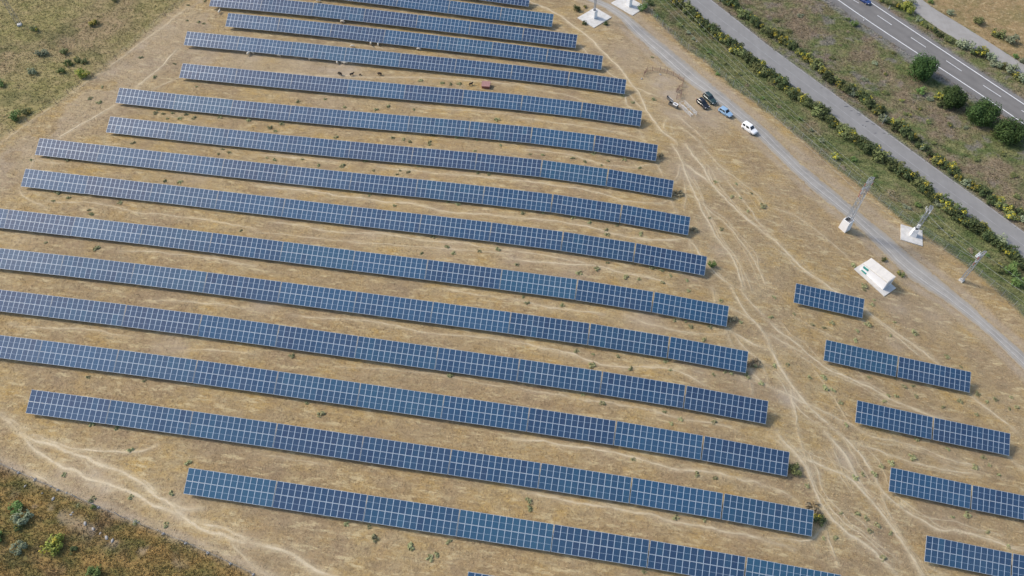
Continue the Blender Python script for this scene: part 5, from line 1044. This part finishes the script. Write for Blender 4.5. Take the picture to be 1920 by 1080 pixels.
weeds = [([(-15.30,123.80),(-12.45,123.82),(-5.50,123.96),(2.95,124.89),(1.49,123.06),(6.68,126.41),(-2.47,123.53),(10.56,124.36),(33.46,125.26),(28.47,124.45),(36.83,123.03),(34.30,120.67),(32.23,120.27),(35.76,116.52),(26.62,111.75),(29.23,108.93),(-14.42,103.61),(-10.32,104.76),(-3.55,104.41),(0.14,103.73),(6.07,104.23),(3.86,102.31),(11.51,102.49),(15.84,93.41),(11.37,89.85),(17.80,92.43),(21.27,92.03),(16.30,90.10),(2.67,90.84),(-13.63,88.88),(4.74,92.91)],.42),
 ([(-0.52,127.08),(8.77,89.63),(-0.88,88.89),(4.10,100.77),(39.41,119.30),(14.02,93.71)],.62),
 ([(-63.56,112.35),(-67.81,113.92),(-74.00,112.67),(-76.10,113.08),(-50.35,112.40),(-44.27,113.28),(-44.54,111.91),(-42.33,113.08),(-28.54,122.80),(-23.85,114.95),(-22.96,125.90),(-39.71,123.60),(-48.86,103.91),(-42.45,101.52),(-21.78,91.18),(-26.99,89.78),(-33.37,88.76),(-31.12,104.31),(-28.72,104.24),(-32.21,93.70),(-40.47,115.17),(-26.52,115.15)],.42),
 ([(-57.84,112.99),(-28.72,91.38),(-17.91,92.38),(-53.13,115.41)],.62),
 ([(-125.67,104.81),(-113.46,92.60),(-116.31,91.08),(-101.66,92.93),(-107.02,89.53),(-110.91,79.50),(-95.48,101.19),(-91.96,101.41),(-87.57,114.60),(-87.79,112.49),(-85.62,113.53),(-128.98,103.25),(-72.35,88.93)],.42),([(-121.31,104.67),(-116.72,93.85),(-105.92,88.66),(-99.75,79.41)],.62),
 ([(-10.21,79.77),(-3.40,80.25),(-11.17,81.02),(21.66,89.22),(28.24,88.28),(32.12,83.83),(25.70,81.17),(20.93,81.41),(21.98,80.29),(18.68,81.15),(0.29,70.19),(3.43,70.17),(8.19,70.46),(10.54,68.43),(28.49,71.32),(29.51,71.26),(18.00,69.48),(26.30,70.24),(2.32,61.34),(17.14,60.55),(20.02,59.65),(18.36,58.42),(26.02,60.32),(6.01,60.24),(17.09,71.26),(24.56,77.56),(35.32,70.42)],.42),([(3.50,67.70),(32.84,71.44),(34.04,74.12)],.62),
 ([(47.19,87.31),(49.71,87.34),(51.64,88.99),(65.80,93.09),(64.05,89.21),(56.81,88.51),(56.19,85.60),(61.48,96.51),(62.17,97.95),(43.45,89.01),(38.15,74.97),(40.87,75.97),(45.02,74.13),(57.40,77.32),(62.92,78.44),(66.47,77.80),(62.51,74.39),(60.70,74.09),(66.60,75.26),(59.56,72.33),(50.61,69.94),(50.81,65.35),(77.93,84.97),(79.99,79.05),(83.39,78.60),(81.49,77.58),(71.68,73.98),(78.53,74.10),(85.90,77.05),(87.55,77.69),(86.97,79.82),(64.53,77.01),(39.54,92.29),(38.51,86.97),(60.33,100.19)],.42),
 ([(59.61,90.74),(69.62,91.33),(47.91,75.02),(47.95,72.34),(49.54,72.45),(75.58,86.83),(75.79,76.43)],.62),
 ([(70.40,65.05),(58.46,59.39),(56.40,58.33),(52.66,55.93),(51.04,54.95),(50.25,48.43),(51.80,47.94),(52.02,45.83),(55.67,46.23),(43.78,42.97),(45.73,43.35),(67.98,51.56),(73.85,50.18),(53.57,41.62),(77.16,64.81),(78.03,63.40),(79.22,61.81),(47.39,47.96),(74.93,62.33),(42.02,51.56),(76.94,48.14)],.42),([(64.56,65.47),(62.81,61.57),(54.45,56.45),(53.62,47.06),(70.73,52.37)],.62),
 ([(-4.97,40.65),(-4.38,39.52),(19.23,41.75),(23.94,42.35),(22.68,49.97),(25.86,49.78),(14.46,32.58),(11.84,50.59)],.45),([(-33.02,32.52),(-29.35,32.69),(-16.36,32.12),(-18.78,29.41),(-17.88,30.15)],.42),([(-28.05,31.06),(-22.11,30.52)],.6),
 ([(-72.65,39.31),(-62.02,38.21),(-62.53,33.14),(-69.12,31.56),(-61.47,28.10),(-77.27,29.13),(-66.44,27.82),(-75.28,30.27)],.45),([(-45.81,51.86),(-42.65,50.28),(-51.46,60.69),(-21.81,61.21)],.5),([(-86.59,51.10),(-76.01,51.86),(-81.57,42.72),(-76.86,42.74)],.42),
 ([(7.90,149.99),(12.43,171.89),(9.20,142.05),(5.20,152.24),(-7.36,183.35),(-1.82,184.34),(13.22,152.87)],.5),
 ([(-47.70,148.81),(-41.76,148.58),(-55.98,135.50),(-53.43,136.96),(-76.61,135.49),(-70.07,137.58),(-46.65,136.81),(-77.49,126.29),(-62.72,123.21),(-49.07,124.90),(-46.16,124.52),(-44.54,123.96),(-39.93,124.60),(-39.55,127.26),(-33.63,127.31),(-28.82,126.96),(-25.34,135.54),(-39.81,148.60),(-37.40,148.98),(-78.04,123.23),(-79.81,124.30),(-64.22,135.13)],.5),
 ([(-118.45,164.03),(-115.04,163.92),(-113.40,163.26),(-128.69,128.00),(-128.02,133.04),(-109.94,126.66),(-109.94,125.26),(-107.89,125.34),(-105.75,126.00),(-105.89,123.74),(-103.00,124.25),(-99.75,125.09),(-102.28,126.04),(-93.57,126.41),(-86.07,126.27),(-104.61,137.50),(-117.00,139.42),(-114.47,145.63),(-109.44,113.33),(-125.59,126.88),(-124.26,146.90),(-116.64,173.03),(-120.94,170.62)],.5)]
def weed_zone(x, y):
    best = None
    for rw, (a, b) in span.items():
        if rw[0] == 'S': continue
        x0, y0, s_ = rows[rw]
        if x0+a*PITCHX-3 <= x <= x0+b*PITCHX+1.5:
            yr = y0+s_*(x-x0)+1.8
            if yr > y and (best is None or yr < best[0]): best = (yr, int(rw[1:]))
    if best: return 'in the aisle below the %s long row' % ORD[max(best[1], 1)-1], 0
    if x > 5: return ('around the small right-hand panel block' if x > 46 and y < 100 else 'in the trodden corridor right of the long rows'), 1
    return 'on the open ground left of the rows', 0
zones = {}
for pts, r_ in weeds:
    for p in pts: zones.setdefault(weed_zone(*p)[0], []).append((p, r_))
for zn, lst in zones.items():
    vert = 'corridor' in zn or 'block' in zn
    lst.sort(key=(lambda q: -q[0][1]) if vert else (lambda q: q[0][0]))
    for i, (p, r_) in enumerate(lst):
        bush('weed', p, r_*rnd.uniform(1.0, 1.6), '%s weed clump, %s from %s, %s' % ('small' if r_ < .55 else 'larger', nth(i+1), 'the top' if vert else 'the left', zn), 'weed', 'weed clumps in the dry grass', name='weed')
# median and verge: loose shrubs
mid_l = [(48.67,198.06),(56.13,202.40),(61.76,195.57),(70.11,188.32),(63.48,183.31),(71.37,175.41),(77.72,178.94),(80.33,168.15),(86.03,160.70),(80.87,162.90),(91.87,155.65),(95.73,148.57),(102.96,151.63),(102.07,159.31),(103.84,144.32),(78.85,196.37),(81.55,189.27),(52.25,193.55),(69.70,197.18),(91.50,160.62),(76.47,170.73),(84.85,165.74),(95.52,160.28),(75.41,183.24),(66.54,190.12),(85.92,152.65),(96.98,142.33),(102.75,137.06)]
for i, p in enumerate(sorted(mid_l, key=lambda q: q[0]-q[1])): bush(rnd.choice(('mid', 'pale', 'mid', 'brush')), p, rnd.uniform(.6, 1.1), '%s low loose shrub from the upper left in the strip between the two roads' % nth(i+1), 'shrub', 'low shrubs between the roads', h=.6)
near_l = [(13.04,192.35),(17.07,186.62),(20.15,189.24),(24.02,183.09),(28.51,177.83),(22.49,186.10),(32.90,173.95),(30.51,168.49),(38.42,165.75),(36.44,169.99),(42.46,161.03),(46.56,158.71),(51.84,154.59),(48.69,150.61),(56.62,147.46),(54.26,150.98),(64.11,142.35),(60.96,138.72),(68.78,137.77),(71.96,133.05),(75.04,128.48),(78.37,125.81),(77.86,129.96),(83.88,122.01),(81.80,124.03),(87.94,118.03),(91.37,117.13)]
for i, p in enumerate(sorted(near_l, key=lambda q: q[0]-q[1])): bush(rnd.choice(('mid', 'pale', 'fresh', 'brush')), p, rnd.uniform(.6, 1.05), '%s low loose shrub from the upper left in the verge between fence and hedge' % nth(i+1), 'shrub', 'low shrubs in the near verge', h=.6)
# pines
def pine(p, r_, h_, lab, seed):
    e = place('pine_tree', p, 0, lab, 'tree', 'pines beside the highway')
    mb = MB(); mb.tube((0, 0, -.4), (.1, .05, h_*.45), .24, 8, .16); mb.tube((.1, .05, h_*.45), (.15, 0, h_*.8), .16, 6, .06)
    g = random.Random(seed)
    for i in range(8):
        a = i*.8+g.random(); z_ = h_*g.uniform(.22, .6); mb.tube((.08, .04, z_), (r_*.7*math.cos(a), r_*.7*math.sin(a), z_+h_*.16), .08, 5, .03)
    mb.obj('trunk', M['bark'], e)
    V_, F_, mi = leaf_cloud(9000, r_, h_*.92, 46, .36, seed, 0, .5, base=h_*.03)
    link('crown', np_mesh('crown', V_, F_, [M['leaf_pine']]), e)
pine((86.92,179.91), 3.9, 6.2, 'uppermost pine with a dense round crown beside the highway', 301)
pine((93.02,169.08), 3.5, 5.2, 'second pine from the top with yellow broom before it', 302)
pine((99.82,163.85), 4.2, 6.0, 'broadest pine, third of the four beside the highway', 303)
pine((105.24,157.42), 3.9, 5.6, 'lowest pine of the four, cut by the right border', 304)

# ------------------------------------------------------------------ grass (nobody could count it)
M['grass'] = ground_material(True)
vv = np.array([cr.x, cr.y, cr.z]), np.array([cu.x, cu.y, cu.z]), np.array([fwd.x, fwd.y, fwd.z])
def in_view(X, Y, Z, m_=90):
    D = np.stack([X, Y, Z-CAMZ], -1); zc = D@vv[2]; return (np.abs(FPX*(D@vv[0])/zc) < 960+m_) & (np.abs(FPX*(D@vv[1])/zc) < 540+m_)
free = np.minimum(sstep(road_near, -.3, .1), .12+.88*sstep(gnear+(fbm(GX, GY, 2.5, 57)-.5)*2, -.9, .6))*(gnear > -1.6)
def tufts(name, mask, dens, h, wd, blades, label, cat, seed, lean=.7):
    g = np.random.default_rng(seed); X = g.uniform(-182, 142, int(324*240*dens)); Y = g.uniform(6, 246, len(X))
    mk = bil(mask, X, Y); clump = .35+1.3*fbm(X, Y, 1.6, seed)*fbm(X, Y, 7., seed+9)*2
    k_ = (g.uniform(0, 1, len(X)) < mk*clump); X, Y = X[k_], Y[k_]; Z = bil(z, X, Y); k_ = in_view(X, Y, Z); X, Y, Z = X[k_], Y[k_], Z[k_]
    n = len(X)*blades; X = np.repeat(X, blades)+g.normal(scale=.12, size=n); Y = np.repeat(Y, blades)+g.normal(scale=.12, size=n); Z = np.repeat(Z, blades)-.02
    a = g.uniform(0, 6.283, n); hh = h*g.uniform(.5, 1.3, n); ln = lean*hh*g.uniform(.3, 1.2, n); w_ = wd*g.uniform(.6, 1.3, n)
    dx, dy = np.cos(a), np.sin(a); b_ = a+g.normal(scale=.6, size=n)+1.57
    P0 = np.stack([X-np.cos(b_)*w_, Y-np.sin(b_)*w_, Z], -1); P1 = np.stack([X+np.cos(b_)*w_, Y+np.sin(b_)*w_, Z], -1); P2 = np.stack([X+dx*ln, Y+dy*ln, Z+hh], -1)
    V_ = np.stack([P0, P1, P2], 1).reshape(-1, 3); me = np_mesh(name, V_, np.arange(3*n).reshape(n, 3), [M['grass']])
    paint_masks(me, X, Y, 3)
    return tag(link(name, me), label, cat, kind='stuff')
ok = free.astype(float)
tufts('dry_grass', ok*(1-verge)*(1-olive)*(1-scrub)*np.clip(1-trail*1.3, 0, 1)*(1-.75*barem), 7.0, .14, .045, 3, 'short dry straw coloured grass between the solar rows', 'grass', 61, 1.7)
tufts('verge_grass', ok*verge*(1-goldm), 9.0, .26, .075, 4, 'rough green and brown grass along the road verges', 'grass', 62, 1.3)
tufts('golden_grass', ok*goldm, 5.0, .14, .06, 3, 'golden dry grass of the field beyond the lane', 'grass', 63, 2.)
tufts('olive_grass', ok*olive, 6.0, .2, .075, 4, 'olive green rough grass beyond the upper left fence', 'grass', 64, 1.6)
tufts('scrub_growth', ok*scrub*(1-.6*barem), 14.0, .28, .07, 4, 'brown and ochre low scrub at lower left', 'scrub', 65, 1.2)
# pale stones along the lower left path and rubble in the median
stone_me = [MB().loft([[(.3*math.cos(t*1.047)*s_*(1+.25*math.sin(t*2.3+q)), .24*math.sin(t*1.047)*s_*(1+.2*math.cos(t*1.7+q)), zz) for t in range(6)] for s_, zz in ((1, -.08), (.9, .12), (.45, .2))]).mesh('stone', M['stone']) for q in range(3)]
st_n = {}
for p in sorted([(-86.49,32.21),(-83.28,31.46),(-80.06,30.82),(-77.49,27.93),(-77.58,27.57),(-87.50,30.90),(-84.02,30.20),(-81.79,29.62),(-74.53,26.54),(-72.84,25.93),(-71.41,25.45),(-70.07,24.97),(-68.91,24.64),(-66.78,27.95),(-53.19,25.08),(78.98,158.18),(79.74,156.08),(80.13,155.15),(78.56,157.28),(24.02,183.87),(24.93,182.54),(14.87,164.41),(9.88,161.16)]):
    o = link('stone', rnd.choice(stone_me), None, (p[0], p[1], gz_fine(*p)), (0, 0, rnd.uniform(0, 6))); s_ = rnd.uniform(.5, 1.3); o.scale = (s_, s_, s_)
    wh = 'in the lower left scrub' if p[0] < -30 else ('on the bare patch of the median' if p[0] > 60 else 'beside the gravel track'); st_n[wh] = st_n.get(wh, 0)+1
    tag(o, '%s small pale stone from the left %s' % (nth(st_n[wh]), wh), 'stone', 'pale stones on the ground')
